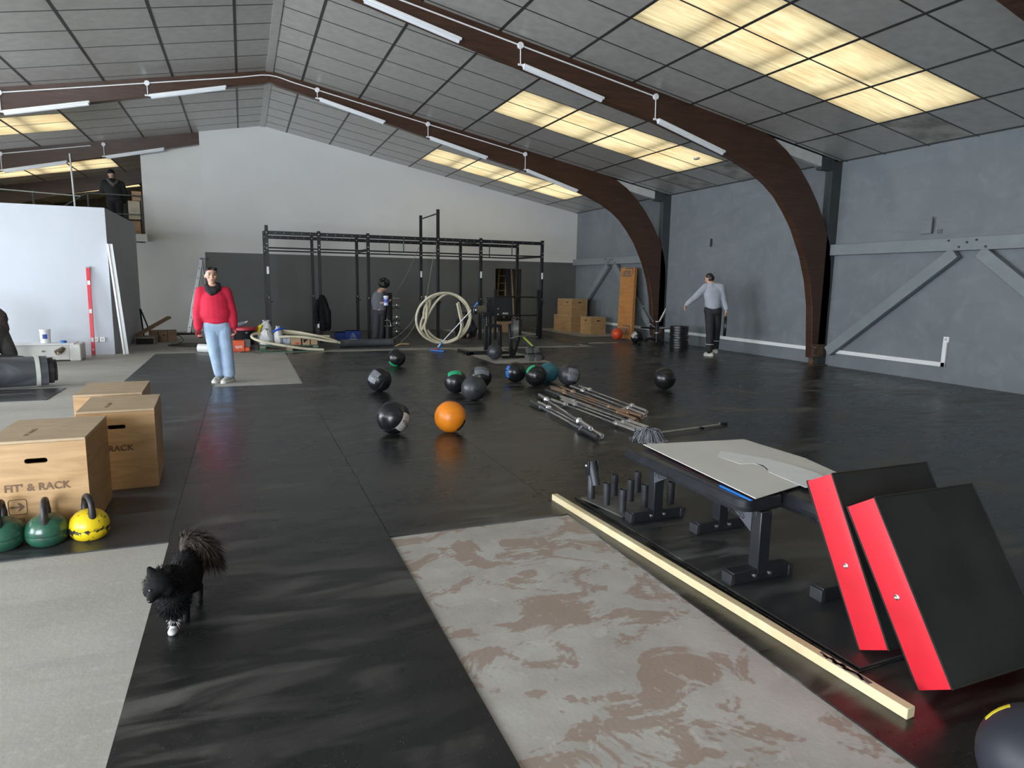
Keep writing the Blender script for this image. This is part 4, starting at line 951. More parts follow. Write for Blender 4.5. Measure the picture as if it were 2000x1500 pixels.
# ---------------------------------------------------------------- rowing machine stood on its nose
YR = 12.75; b0 = V((PY(1000, 696, YR).x, YR, 0))
t = thing('rowing_machine', 'black rowing machine with flywheel cage and grey foot rests', 'rowing machine', b0)
L_ = lambda u, v, y=YR: PY(u, v, y)-b0
c = L_(1008, 642); GR = mat('grey-gold cage plastic', (.085, .08, .065), .4, var=.1)
m = MB(); m.lathe([(0, -.10), (.20, -.10), (.235, -.06), (.235, .06), (.20, .10), (0, .10)], c, 28, (.92, -.38, 0)); m.build('flywheel_housing', mat('rower black plastic', (.018, .02, .024), .4), t)
m = MB(); m.lathe([(.236, -.055), (.245, -.05), (.245, .05), (.236, .055)], c, 28, (.92, -.38, 0)); m.build('cage_rim', GR, t)
ax = V((.92, -.38, 0)).normalized(); xx, yy, zz = basis(ax)
for i in range(10):
    a_ = 2*PI*i/10; m = MB(); m.bar(c+zz*.104+(xx*math.cos(a_)+yy*math.sin(a_))*.05, c+zz*.104+(xx*math.cos(a_)+yy*math.sin(a_))*.2, .012, .01); m.build('cage_spoke', BLACK, t)
for (u0, v0, u1, v1) in ((995, 632, 998, 695), (1013, 655, 1001, 695)):
    m = MB(); p, q = L_(u0, v0), L_(u1, v1); m.bar((p.x, -.03, p.z), (q.x, -.03, .03), .07, .06, up=V((0, 1, 0))); m.build('leg', BLACK, t, bevel=.005, seg=1)
m = MB(); p, q = L_(978, 696), L_(1022, 696); m.bar((p.x, -.05, .03), (q.x, -.05, .03), .06, .05); m.build('floor_foot', BLACK, t, bevel=.005, seg=1)
m = MB(); p, q = L_(1012, 656), L_(1032, 692); q = V((q.x, -.75, .06)); m.bar((p.x, -.12, p.z), q, .06, .08); m.build('monorail', BLACK, t, bevel=.005, seg=1)
d = q-V((p.x, -.12, p.z)); s0 = V((p.x, -.12, p.z))+V((0, -.0, .045))
m = MB(); m.bar(s0+d*.08, s0+d*.55, .055, .006); m.build('rail_decal', mat('rail decal', (.45, .6, .7), .4, col2=(.6, .75, .05), thr=(.45, .55), scale=4), t)
FGR = mat('grey foot plastic', (.085, .09, .095), .5, var=.1)
for du in (0, 15):
    p, q = L_(1032+du, 680, YR-.55), L_(1038+du, 707, YR-.75)
    n_ = 6; m = MB(); m.bar(p, V((q.x, q.y, .03)), .125, .035, up=V((0, -1, .3))); o = m.build('foot_rest', FGR, t, bevel=.012)
    m = MB(); m.bar(p.lerp(q, .45)+V((-.07, -.04, .02)), p.lerp(q, .45)+V((.07, -.04, .02)), .03, .02); m.build('strap', BLACK, o)
m = MB(); m.tube([L_(998, 661, YR-.2), L_(1012, 657, YR-.25), L_(1030, 656, YR-.25), L_(1050, 659, YR-.2)], .016, 8); m.build('handle', mat('grey handle steel', (.2, .2, .2), .4, .6), t)
m = MB(); m.bar(c+V((-.09, -.1, .22)), c+V((.08, -.1, .18)), .12, .06); m.build('monitor', BLACK, t, bevel=.01)
# ---------------------------------------------------------------- doorway contents
RAIL = m_wood('ladder pine', (.42, .28, .13), (.55, .38, .2), (1, 1, 3), 3, .6)
t = thing('wooden_ladder', 'wooden ladder leaning inside the doorway', 'ladder', (8.35, 21.5, 0))
for dx in (-.14, .14): m = MB(); m.bar((dx-.12, .05, 0), (dx+.18, .6, 2.05), .05, .03); m.build('stile', RAIL, t)
for i in range(7): f = (i+1)/8; m = MB(); m.cyl((-.26+.3*f, .05+.55*f, 2.05*f), (.02+.3*f, .05+.55*f, 2.05*f), .014, n=8); m.build('rung', RAIL, t)
for k, (x, c_, lab) in enumerate(((8.58, (.03, .03, .07), 'dark blue pole leaning in the doorway'), (8.68, (.035, .03, .05), 'dark violet pole leaning in the doorway'), (8.78, (.45, .32, .2), 'pale timber lath leaning in the doorway'))):
    m = MB(); m.bar((x-.05, 21.45, 0), (x+.02, 22.0, 2.1), .05, .04); tag(m.build('leaning_pole', mat('pole%d' % k, c_, .5)), lab, 'pole')
carton('plain brown carton on the floor before the doorway', 972, 1003, 630, 651, 19.6, CARD, 0, .4)
t = thing('dumbbell_set', 'black dumbbells standing on the brown carton', 'dumbbells', (PY(987, 630, 19.6).x, 19.8, .333))
for i in range(5): m = MB(); m.cyl((-.2+.1*i, -.12, .06), (-.2+.1*i, .12, .06), .055, n=8); m.build('dumbbell', BLACK, t)
# ---------------------------------------------------------------- jump boxes in the far corner
BXG = 'plywood jump boxes in the corner'
def corner_box(label, u, v, z, W, D, Hh, rz, y=None, slot=True):
    P = G(u, v, 0) if y is None else PY(u, v, y)
    return plyo(label, P.x, P.y, W, D, Hh, rz, txt=False, slot_front=False, z=z, group=BXG, side_slot=slot)
PA = V((10.02, 18.25, 0))
plyo('pale plywood jump box on the floor in front of the stacked ones', 9.98, 18.2, .60, .55, .54, -PI/2+.08, False, True, 0, BXG, True)
plyo('lower plywood jump box of the stack in the corner', 9.85, 19.3, 1.12, .58, .53, -PI/2+.08, False, False, 0, BXG)
plyo('upper plywood jump box with a hand hole, next to the corner edge of the stack', 9.86, 19.3, .55, .60, .54, -PI/2+.08, False, True, .53, BXG, True)
plyo('upper plywood jump box at the wall end of the stack', 9.92, 19.88, .52, .6, .53, -PI/2+.08, False, False, .53, BXG)
# ---------------------------------------------------------------- orange board
OB = mat('orange foam board', (.46, .20, .055), .6, var=.10, scale=3, stretch=(1, 1, 6))
BL, BR, TL, TR = V((10.17, 16.95, .014)), V((10.20, 16.22, .014)), V((10.58, 17.55, 2.06)), V((10.61, 16.82, 2.06))
t = thing('foam_board', 'tall orange foam board with printed logos leaning on the wall', 'board', BL)
ex = (BR-BL).normalized(); ez = (TL-BL).normalized(); en = ex.cross(ez).normalized()
if en.x > 0: en = -en
W_, H_ = (BR-BL).length, (TL-BL).length
for off, nm in ((0, 'front_leaf'), (.05, 'rear_leaf')):
    m = MB(); c = ex*W_/2+ez*H_/2-en*(off+.022)
    p = [c+ex*a*W_/2+ez*b*H_/2+en*e*.022 for e in (-1, 1) for b in (-1, 1) for a in (-1, 1)]
    m.add(p, [(0, 2, 3, 1), (4, 5, 7, 6), (0, 1, 5, 4), (2, 6, 7, 3), (0, 4, 6, 2), (1, 3, 7, 5)]); m.build(nm, OB, t, smooth=False, bevel=.006)
rotm = Matrix((ex, ez, en)).transposed().to_euler(); LOGO = mat('grey logo print', (.13, .10, .10), .6)
for hz in (.90, .09):
    p = ex*W_*.20+ez*H_*hz+en*.003
    lettering('lettering', 'SOREL', .16, LOGO, t, p, rotm, .0005, xs=.88, offset=.006)
    m = MB()
    for a0, a1 in (((.12, -.045), (.80, -.045)), ((.35, .19), (.88, .19)), ((.88, .19), (.88, 0))):
        m.bar(ex*W_*a0[0]+ez*(H_*hz+a0[1])+en*.003, ex*W_*a1[0]+ez*(H_*hz+a1[1])+en*.003, .034, .004, up=en)
    m.build('logo_frame', LOGO, t)
# ---------------------------------------------------------------- weight tree, plates
YT = 14.75; b0 = V((PY(1282, 668, YT).x, YT, MT)); t = thing('weight_tree', 'black weight tree with chrome arms by the curved frame', 'weight tree', b0)
L_ = lambda u, v, y=YT: PY(u, v, y)-b0
m = MB(); m.lathe([(0, .06), (.045, .06), (.045, L_(1282, 628).z), (.05, L_(1282, 627).z), (0, L_(1282, 626).z)], (0, 0, 0), 16); m.build('post', BLACK, t)
for z in (L_(1282, 628).z, L_(1282, 650).z): m = MB(); m.lathe([(.047, -.012), (.052, -.01), (.052, .012), (.047, .014)], (0, 0, z), 16); m.build('ring', mat('white ring', (.6, .6, .58), .5), t)
for (u0, v0, u1, v1, mm) in ((1275, 629, 1255.5, 597.5, CHROME), (1288, 628, 1301, 603, CHROME), (1278, 641.5, 1252, 639.5, BLACK), (1287, 641.5, 1309, 639.5, CHROME), (1279, 640, 1269, 633.5, CHROME)):
    m = MB(); m.cyl(L_(u0, v0), L_(u1, v1), .025, n=12); m.build('arm', mm, t)
for (u, v, y) in ((1246, 673.5, YT-.15), (1300, 677.5, YT-.35), (1262, 666, YT+.45), (1296, 664, YT+.4)):
    e = L_(u, v, y); e.z = .03; m = MB(); m.tube(smooth_path([V((0, 0, .10)), V((e.x*.45, e.y*.45, .16)), V((e.x*.85, e.y*.85, .10)), e]), .025, 8); m.build('leg', BLACK, t)
PLT = mat('bumper plate rubber', (.014, .014, .015), .34, var=.1)
def plate_mesh():
    m = MB(); m.lathe([(.026, 0), (.07, 0), (.08, .006), (.16, .006), (.175, 0), (.218, 0), (.225, .006), (.225, .054), (.218, .060), (.175, .060), (.16, .054), (.08, .054), (.07, .060), (.026, .060), (.026, 0)], (0, 0, 0), 36); return m
c = PY(1325, 676, 13.75); c = V((c.x, 13.75, MT))
ordn = ('bottom', 'second from the bottom', 'third from the bottom', 'fourth from the bottom', 'middle', 'fourth from the top', 'third from the top', 'second from the top', 'top')
for i in range(9):
    t = thing('bumper_plate', 'black rubber bumper plate, %s of the stack beside the weight tree' % ordn[i], 'weight plate', (c.x+random.uniform(-.012, .012), c.y+random.uniform(-.01, .01), MT+i*.0615), 0, 'stacked bumper plates')
    plate_mesh().build('disc', PLT, t); m = MB(); m.lathe([(.026, -.0005), (.036, -.0005), (.036, .0605), (.026, .0605)], (0, 0, 0), 18); m.build('hub', CHROME, t)
# ---------------------------------------------------------------- left: bench box, bucket, level, profile, recess clutter
t = thing('white_fixture', 'long low white metal casing lying on its side by the partition', 'casing', (-3.62, 14.2, 0), .03)
IV = mat('ivory enamel', (.62, .61, .57), .4, var=.04)
m = MB(); m.span((-.35, 0, .02), (.62, .45, .30)); m.build('case', IV, t, bevel=.012)
m = MB(); m.span((.62, -.012, .0), (.80, .46, .315)); m.build('end_cap', IV, t, bevel=.02)
m = MB(); m.span((-.37, -.02, .30), (.70, .46, .325)); m.build('top_lip', WHITE, t, bevel=.006)
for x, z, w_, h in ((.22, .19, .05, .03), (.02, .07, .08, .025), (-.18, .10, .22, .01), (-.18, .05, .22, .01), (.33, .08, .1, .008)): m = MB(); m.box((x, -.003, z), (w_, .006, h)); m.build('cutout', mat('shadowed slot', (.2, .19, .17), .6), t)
m = MB(); m.cyl((.24, -.004, .05), (.24, .006, .05), .02, n=10); m.build('knob', BLACK, t)
m = MB(); m.tube([V((.42, -.03, .16)), V((.5, -.05, .21)), V((.54, -.03, .25))], [.05, .045, .03], 10); m.build('brush', mat('brush bristle', (.12, .09, .06), .8), t)
m = MB(); m.tube([V((.43, -.04, .14)), V((.47, -.06, .18))], [.03, .035], 10); m.build('brush_end', mat('pale bristle', (.6, .48, .3), .8), t)
tb = thing('plastic_tub', 'white plastic tub with a blue label on the white casing', 'tub', (-3.40, 14.42, .325))
m = MB(); m.lathe([(0, 0), (.075, 0), (.085, .23), (.09, .235), (.09, .25), (0, .255)], (0, 0, 0), 24); m.build('body', WHITE, tb)
m = MB(); 
for j in range(9):
    pass
m.loft([[V((math.cos(a)*(.0795+z*.04), math.sin(a)*(.0795+z*.04), z)) for a in [-1.9+.1*k for k in range(10)]] for z in (.08, .16)], cap=False); m.build('label_patch', mat('blue label', (.03, .09, .45), .5), tb)
cp = thing('bottle_cap', 'small blue cap lying on the white casing', 'cap', (-3.12, 14.4, .325)); m = MB(); m.lathe([(0, 0), (.05, 0), (.05, .03), (.04, .04), (0, .04)], (0, 0, 0), 14); m.build('cap', BLP, cp)
# spirit level
a, b = V((-2.76, 14.95, .005)), V((-2.80, 15.27, 1.72)); t = thing('spirit_level', 'long red spirit level leaning upright on the partition', 'spirit level', a)
d = b-a; REDL = mat('red anodised level', (.62, .03, .05), .35, var=.05)
m = MB(); m.bar((0, 0, 0), d, .065, .03, up=V((0, 1, 0))); m.build('beam', REDL, t, bevel=.004, seg=1)
for f in (.18, .5, .82): m = MB(); c = d*f; m.box(c+V((0, -.018, 0)), (.045, .006, .10)); m.build('vial', mat('vial plate', (.6, .58, .58), .3), t)
for f in (.0, 1.0): m = MB(); m.box(d*f+V((0, 0, .012 if f == 0 else -.005)), (.07, .036, .03)); m.build('end_cap', mat('grey cap', (.3, .3, .32), .5), t)
lettering('lettering', 'IIII', .05, STK, t, d*.06+V((.02, -.0175, 0)), (PI/2, -PI/2, 0))
# white profile
a, b = V((-2.24, 15.2, .003)), V((-2.40, 15.27, 2.18)); t = thing('white_profile', 'tall white metal profile leaning on the partition corner', 'profile', a)
m = MB(); d = b-a; m.bar((0, 0, 0), d, .10, .035, up=V((0, 1, 0))); m.build('web', WHITE, t, bevel=.004, seg=1)
m = MB(); m.bar((-.03, -.03, 0), d+V((-.03, -.03, 0)), .035, .04, up=V((0, 1, 0))); m.build('flange', WHITE, t, bevel=.003, seg=1)
# sockets
def plug(label, loc, ax, n=2):
    t = thing('wall_socket', label, 'socket', loc)
    for i in range(n):
        m = MB(); o = V((.11*i, 0, 0)) if ax == 'y' else V((0, .11*i, 0))
        m.box(o+V((0, -.012, 0)) if ax == 'y' else o+V((-.012, 0, 0)), (.095, .024, .095) if ax == 'y' else (.024, .095, .095)); f = m.build('cover', WHITE, t, bevel=.006)
        m = MB(); m.cyl(o+V((0, -.0245, 0)), o+V((0, -.02, 0)), .025, n=14) if ax == 'y' else m.cyl(o+V((-.0245, 0, 0)), o+V((-.02, 0, 0)), .025, n=14); m.build('recess', mat('socket recess', (.5, .5, .5), .5), f)
plug('white double wall socket on the partition next to the spirit level', PY(188, 663, 15.3), 'y', 2)
# ladder in the recess
t = thing('aluminium_ladder', 'folded aluminium ladder leaning in the recess behind the standing woman', 'ladder', (-1.46, 20.35, 0))
d = V((.40, .30, 2.05))
for dy in (0, .35):
    m = MB(); m.bar((0, dy, 0), d+V((0, dy, 0)), .09, .03, up=V((0, 1, 0))); s_ = m.build('stile', ALU, t, bevel=.004, seg=1)
    m = MB(); m.box((0, dy, .02), (.13, .05, .05)); m.build('rubber_foot', BLACK, s_)
for i in range(7):
    f = (i+.7)/7.6; m = MB(); m.cyl(d*f+V((0, -.02, 0)), d*f+V((0, .37, 0)), .016, n=8); m.build('rung', BLACK, t)
m = MB(); m.bar(d+V((.0, .17, 0)), V((.62, .6, .02)), .05, .025); m.build('rear_stay', ALU, t)
m = MB(); m.box(d+V((.05, .1, .03)), (.16, .2, .05)); m.build('hinge', mat('blue-grey hinge', (.2, .24, .32), .5), t)
BRW = m_wood('rough timber', (.19, .115, .065), (.29, .18, .10), (1, 1, 2), 3, .8)
t = thing('timber_box', 'rough brown wooden crate on the concrete in the recess', 'crate', (-1.85, 18.0, 0), .1); m = MB(); m.span((-.30, 0, 0), (.30, .35, .27)); m.build('body', BRW, t, bevel=.006, seg=1)
for x in (-.1, .1): m = MB(); m.span((x-.006, -.004, .0), (x+.006, 0, .27)); m.build('board_gap', DARK, t)
m = MB(); m.cyl((0.02, -.004, .16), (0.02, 0, .16), .02, n=10); m.build('knot', DARK, t)
t = thing('metal_duct', 'dark open-ended duct box on the concrete near the partition', 'duct', (-2.15, 17.25, 0)); m = MB(); m.span((-.20, 0, 0), (.20, .7, .17)); m.build('duct', mat('brown-grey duct', (.25, .21, .17), .6), t, bevel=.004, seg=1)
m = MB(); m.span((-.18, -.003, .02), (.18, 0, .15)); m.build('opening', DARK, t)
m = MB(); m.bar((-2.35, 17.6, .20), (-1.72, 18.3, .58), .12, .05); tag(m.build('timber_plank', BRW), 'brown plank propped across the crate and the duct', 'plank')
t = thing('steel_bracket', 'thin dark steel bracket propped against the partition end', 'bracket', (-2.3, 18.4, 0))
m = MB(); m.bar((0, 0, 0), (-.06, .05, .78), .03, .02); m.build('arm', BLACK, t); m = MB(); m.bar((.18, .0, .05), (-.05, .05, .78), .05, .02); m.build('arm', BLACK, t)
def coil(label, c, R, n, r=.012, sx=1.6):
    mb = MB(); pts = []
    for i in range(n*14):
        a = i*2*PI/14; k = 1+.22*math.sin(i*.37); pts.append(V((c[0]+math.cos(a)*R*k*sx, c[1]+math.sin(a)*R*k, r+.004+.006*(i//14 % 3))))
    mb.tube(smooth_path(pts, 2), r, 6); return tag(mb.build('cable_coil', mat('dark cable sheath', (.05, .042, .035), .5)), label, 'cable')
coil('loose dark cable coil on the concrete in the recess', (-1.1, 16.9), .28, 4)
coil('black cable heap at the foot of the aluminium ladder', (-1.75, 20.3), .22, 5, .014, 2.0)
o = px_tube('electric_cable', [(340, 653, 18.2), (352, 657, 17.8), (358, 666, 17.4), (345, 672, 17.0), (335, 676, 16.8)], .012, mat('dark cable sheath', (.05, .042, .035), .5), None); tag(o, 'dark cable bowing from the crate towards the cable coil', 'cable')
t = thing('paper_roll', 'white paper roll lying behind the standing woman', 'paper roll', (-.72, 15.15, 0)); m = MB(); m.cyl((-.2, .1, .10), (.22, -.05, .085), .088, n=20); m.build('roll', WHITE, t); m = MB(); m.cyl((-.203, .101, .10), (-.198, .1, .10), .035, n=12); m.build('core', mat('grey core', (.3, .28, .26), .8), t)
# bin, case
t = thing('storage_tub', 'black round tub with a red lid near the sacks', 'tub', (-.02, 15.9, .10)); m = MB(); m.lathe([(0, 0), (.20, 0), (.25, .30), (.26, .32), (0, .33)], (0, 0, 0), 24); m.build('body', mat('black tub plastic', (.014, .015, .017), .35), t)
m = MB(); m.lathe([(0, 0), (.27, 0), (.27, .045), (.25, .06), (0, .065)], (0, 0, .325), 24); m.build('lid', mat('red lid', (.45, .03, .05), .45), t)
m = MB(); m.span((-.28, -.25, -.1), (.28, .25, 0)); m.build('stand', mat('grey crate', (.1, .1, .1), .7), t, bevel=.01)
m = MB(); m.torus((0.05, -.255, .27), .016, .004, (0, 1, 0), 12, 5); m.build('clip', ZINC, t)
t = thing('power_tool', 'grey power tool lying on the red lid', 'tool', (-.1, 15.85, .49)); m = MB(); m.tube([V((-.14, 0, .03)), V((0, 0, .06)), V((.10, 0, .09))], [.05, .055, .04], 10); m.build('body', mat('grey tool', (.14, .15, .16), .5), t); m = MB(); m.tube([V((.08, 0, .08)), V((.16, 0, .12))], [.035, .03], 10); m.build('head', CHROME, t)
t = thing('tool_case', 'orange-red tool case printed in white standing on the concrete', 'tool case', (-.12, 15.25, 0)); ORC = mat('orange-red case', (.66, .085, .02), .5, var=.1)
m = MB(); m.span((-.17, 0, 0), (.10, .16, .245)); m.build('case', ORC, t, bevel=.015); m = MB(); m.span((.10, .01, 0), (.20, .15, .09)); m.build('foot', ORC, t, bevel=.015); m = MB(); m.span((.09, .03, .09), (.22, .16, .26)); m.build('grey_side', mat('grey case side', (.09, .085, .08), .6), t, bevel=.01)
lettering('lettering', 'spit', .10, STK, t, (-.09, -.002, .08), (PI/2, 0, 0))
m = MB(); m.span((-.30, 15.35, 0), (-.26, 15.39, .40)); tag(m.build('timber_offcut', PINE), 'short upright pine offcut beside the orange-red case', 'offcut')
o = px_tube('electric_cable', [(470, 688, 15.0), (490, 687, 14.95), (505, 690, 14.8), (514, 692, 14.75)], .012, mat('dark cable sheath', (.05, .042, .035), .5), None); tag(o, 'dark cable and plug lying in front of the orange-red case', 'cable')
# ---------------------------------------------------------------- mezzanine
IR = mat('dark green rail paint', (.03, .036, .03), .5)
t = thing('guard_rail', 'dark steel guard rail along the mezzanine edge', 'railing', (0, 21.25, 2.72))
for x in (-2.5, -3.77, -5.0, -6.3): m = MB(); m.bar((x, 0, 0), (x, 0, 1.03), .04, .04, up=V((0, 1, 0))); m.build('post', IR, t)
for z in (1.03, .52): m = MB(); m.bar((-3.77, 0, z), (-2.48, 0, z), .04, .03); m.build('rail', IR, t)
m = MB(); m.bar((-3.77, 0, 1.03), (-4.3, 0, .68), .04, .03); m.build('rail', IR, t); m = MB(); m.bar((-9.2, -.2, 1.12), (-3.9, -.2, .92), .025, .025); m.build('rail', mat('pale rail', (.35, .38, .33), .5), t)
t = thing('conduit_pole', 'thin white conduit pole rising from the mezzanine to the roof frame', 'conduit', (PY(148, 400, 21.22).x, 21.17, 2.72)); m = MB(); q = PY(136, 300, 21.17)-V(t.location); m.cyl((0, 0, 0), q, .022, n=10); m.build('pole', WHITE, t)
for lab, u0, u1, v0, v1, y, z, mm in (('brown carton topmost of the pile on the mezzanine', 257, 276, 373, 383, 21.9, None, CARD), ('brown carton with a white label in the mezzanine pile', 258, 276, 384, 391.5, 21.9, None, CARD), ('tall cream carton in the mezzanine pile', 252, 275, 392, 428, 21.9, None, mat('cream carton', (.50, .44, .32), .7)),
                                      ('open brown carton lowest of the mezzanine pile', 248, 276, 428.5, 456.5, 21.9, None, CARD), ('cream carton behind the mezzanine parapet', 171, 200, 394, 428, 22.6, None, mat('cream carton', (.50, .44, .32), .7)), ('dark cabinet behind the person on the mezzanine', 236, 256, 396, 460, 23.0, None, mat('dark green cabinet', (.06, .07, .06), .6))):
    zb = PY(u0, v1, y).z; carton(lab, u0, u1, v0, v1, y, mm, max(2.72, zb) if 'pile' in lab and 'lowest' not in lab else 2.72, .35, group='cartons on the mezzanine' if 'pile' in lab else None)
# ---------------------------------------------------------------- fittings on the right wall and the frames
t = thing('cable_trunking', 'white cable trunking run low along the grey wall to a socket', 'trunking', (XWALL-.004, 0, 0))
zt = .27
ys_end = PX(1845, 735, XWALL).y
for a, b in ((ys_end, 9.96), (10.2, 15.55), (15.8, 21.0)): m = MB(); m.span((-.04, a, zt), (0, b, zt+.075)); m.build('trunking', WHITE, t, bevel=.004, seg=1)
m = MB(); m.span((-.04, ys_end, zt), (0, ys_end+.07, zt+.42)); m.build('riser', WHITE, t, bevel=.004, seg=1)
plug('white wall socket at the end of the low cable trunking', (XWALL-.0, ys_end+.035, zt+.46), 'x', 1)
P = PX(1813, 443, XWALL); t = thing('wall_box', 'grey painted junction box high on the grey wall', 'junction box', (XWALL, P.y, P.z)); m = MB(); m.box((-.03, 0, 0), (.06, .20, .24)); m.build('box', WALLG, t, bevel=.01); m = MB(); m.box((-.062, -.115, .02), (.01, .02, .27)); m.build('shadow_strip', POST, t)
P = PX(1836, 452, XWALL); t = thing('round_switch', 'small grey round switch beside the junction box', 'switch', (XWALL, P.y, P.z)); m = MB(); m.box((-.01, 0, 0), (.02, .085, .085)); m.build('plate', WALLG, t, bevel=.004); m = MB(); m.torus((-.021, 0, 0), .026, .005, (1, 0, 0), 18, 6); m.build('ring', POST, t)
P = PX(1388, 473, XWALL); t = thing('wall_bracket', 'small grey bracket on the wall above the walking man', 'bracket', (XWALL, P.y, P.z)); m = MB(); m.box((-.03, 0, 0), (.06, .10, .14)); m.build('box', BRACE, t, bevel=.01); m = MB(); m.box((-.05, -.07, -.02), (.04, .02, .2)); m.build('stem', POST, t)
P = PY(1358, 357, 12.3); P.z = zc(P.x)
t = thing('smoke_detector', 'white round detector under the dark ceiling tiles', 'detector', (P.x, P.y, P.z-.002)); t.rotation_euler = (PI, -math.atan(SL), 0); m = MB(); m.lathe([(0, 0), (.07, 0), (.065, .03), (.03, .045), (0, .045)], (0, 0, 0), 18); m.build('body', mat('grey detector', (.4, .4, .4), .5), t)
LAMP = mat('frosted lamp cover', (.74, .76, .80), .3, var=.02)
def lights(frame, xs, names_):
    yf = FR[frame]
    for x, nm in zip(xs, names_):
        zi = np.interp(XR+abs(x-XR), [p[0] for p in INN[::-1]], [p[1] for p in INN[::-1]]); zi2 = np.interp(XR+abs(x+1.45-XR), [p[0] for p in INN[::-1]], [p[1] for p in INN[::-1]])
        t = thing('tube_light', 'white tube light '+nm, 'light', (x, yf-.06, zi)); d = V((1.45, 0, zi2-zi)); n_ = V((-d.z, 0, d.x)).normalized()
        m = MB(); m.bar(V((.03, 0, 0)), d, .085, .04, up=n_); m.build('housing', WHITE, t, bevel=.008)
        m = MB(); m.tube([V((.05, 0, 0))-n_*.03, d*.98-n_*.03], .037, 10); m.build('diffuser', LAMP, t)
        m = MB(); m.cyl(V((-.05, 0, 0)), V((.04, 0, 0)), .016, n=8); m.build('cable_gland', WHITE, t)
        zt_ = zc(x)-.10
        jb = thing('ceiling_junction', 'white junction box above the tube light '+nm, 'junction box', (x, yf, zt_)); m = MB(); m.lathe([(0, 0), (.05, 0), (.05, .035), (.045, .04), (0, .04)], (0, 0, 0), 18, (0, -1, 0)); m.build('box', WHITE, jb)
        m = MB(); m.cyl((0, -.02, 0), (-.0, -.03, zi-zt_+.02), .009, n=8); m.build('drop_conduit', WHITE, jb)
def conduit(frame, xs, nm):
    yf = FR[frame]; pts = [V((x, yf-.02, zc(x)-.10)) for x in xs]
    if any(abs(x-XR) < 1 for x in xs): pass
    m = MB(); m.tube(smooth_path(pts, 4), .012, 8); tag(m.build('light_conduit', WHITE), 'thin white conduit along the roof frame '+nm, 'conduit')
lights(2, (1.68, 4.09, 6.56), ('first from ridge beside long brace', 'second from ridge beside long brace', 'third from ridge beside long brace'))
lights(3, (1.66, 4.11, 6.56, -1.6, -4.05), ('first from the ridge on the weight tree side', 'second from the ridge on the weight tree side', 'third from the ridge on the weight tree side', 'first from the ridge on the partition side', 'second from the ridge on the partition side'))
lights(4, (-3.3, -5.6), ('nearest the gable over the mezzanine', 'farther from the gable over the mezzanine'))
conduit(2, (1.7, 3.0, 4.09, 5.3, 6.56), 'beside the long wall brace'); conduit(3, (-4.05, -3, -1.6, -.6, .1, .7, 1.2, 1.66, 3, 4.11, 5.3, 6.56), 'across the ridge'); conduit(4, (-7.5, -5.6, -4.6, -3.6), 'over the mezzanine')
# ================================================================ people
SKIN = mat('skin', (.56, .33, .24), .5, var=.05, scale=9); SKIND = mat('tanned skin', (.42, .23, .16), .5, var=.05)
HAIRB = mat('dark brown hair', (.018, .012, .009), .45, var=.2, scale=40); HAIRK = mat('black curls', (.007, .006, .006), .55, var=.3, scale=60)
def yaw_to(p): d = V((p[0], p[1])).normalized(); return math.atan2(-d.x, d.y)
class Fig:
    """a person built in a frame that looks the camera's way: x to the right of the picture, y away, z up"""
    def __init__(s, label, loc, name='person'):
        s.t = thing(name, label, 'person', loc, yaw_to(loc)); s.u, s.v, d = proj(loc); s.k = d/FPX
    def P(s, u, v, y=0.0): return V(((u-s.u)*s.k, y, (s.v-v)*s.k))
    def part(s, name, prims, m, voxel, smooth=5, parent=None, factor=.5):
        mb = MB()
        for p in prims:
            if p[0] == 'c': mb.cone(p[1], p[2], p[3], p[4], 14)
            elif p[0] == 'b': mb.ball(p[1], p[2], 18, 12, p[3] if len(p) > 3 else None)
            elif p[0] == 't': mb.tube(p[1], p[2], 12)
        o = mb.build(name, m, parent or s.t, angle=180)
        return remesh(o, voxel, smooth, factor) if voxel else o
def hand(wr, d, side, curl, k=1.0, spread=1.0):
    """palm, four fingers of unequal length bent towards curl, thumb from the side of the palm"""
    d = V(d).normalized(); c = (V(curl)-d*V(curl).dot(d)).normalized(); s = d.cross(c)*side; out = []
    pc = V(wr)+d*.048*k
    out += [('c', V(wr), pc, .023*k, .027*k), ('c', pc-s*.018*k, pc-s*.018*k+d*.035*k, .017*k, .014*k), ('c', pc+s*.018*k, pc+s*.018*k+d*.035*k, .018*k, .014*k)]
    for i, L in enumerate((.030, .036, .034, .026)):
        b = pc+d*.036*k+s*(.027-.018*i)*k*spread; q = (d*.8+c*.6).normalized(); r = (d*.25+c).normalized()
        m1 = b+q*L*k; m2 = m1+r*L*.75*k; out += [('c', b, m1, .0105*k, .0095*k), ('c', m1, m2, .0095*k, .008*k)]
    b = pc-d*.012*k+s*.026*k; m1 = b+(s*.75+d*.6+c*.35).normalized()*.034*k; m2 = m1+(d*.9+c*.5).normalized()*.026*k
    return out+[('c', b, m1, .013*k, .011*k), ('c', m1, m2, .011*k, .009*k)]
def head_prims(c, f, up=V((0, 0, 1)), k=1.0):
    f = V(f).normalized(); s = f.cross(up).normalized(); up = s.cross(f); R = Matrix((s, f, up)).transposed()
    P = [('b', c+up*.018*k-f*.008*k, (.076*k, .094*k, .096*k), R), ('b', c-up*.045*k+f*.022*k, (.058*k, .064*k, .075*k), R), ('b', c-up*.098*k+f*.05*k, (.03*k, .028*k, .02*k), R),
         ('c', c+f*.086*k+up*.012*k, c+f*.105*k-up*.022*k, .010*k, .014*k), ('b', c+f*.08*k+up*.034*k, (.05*k, .014*k, .011*k), R), ('b', c+f*.083*k-up*.056*k, (.024*k, .012*k, .012*k), R)]
    for q in (-1, 1): P += [('b', c+s*q*.078*k-f*.008*k-up*.012*k, (.012*k, .022*k, .032*k), R), ('b', c+s*q*.042*k+f*.06*k-up*.018*k, (.024*k, .02*k, .022*k), R)]
    return P, s, f, up
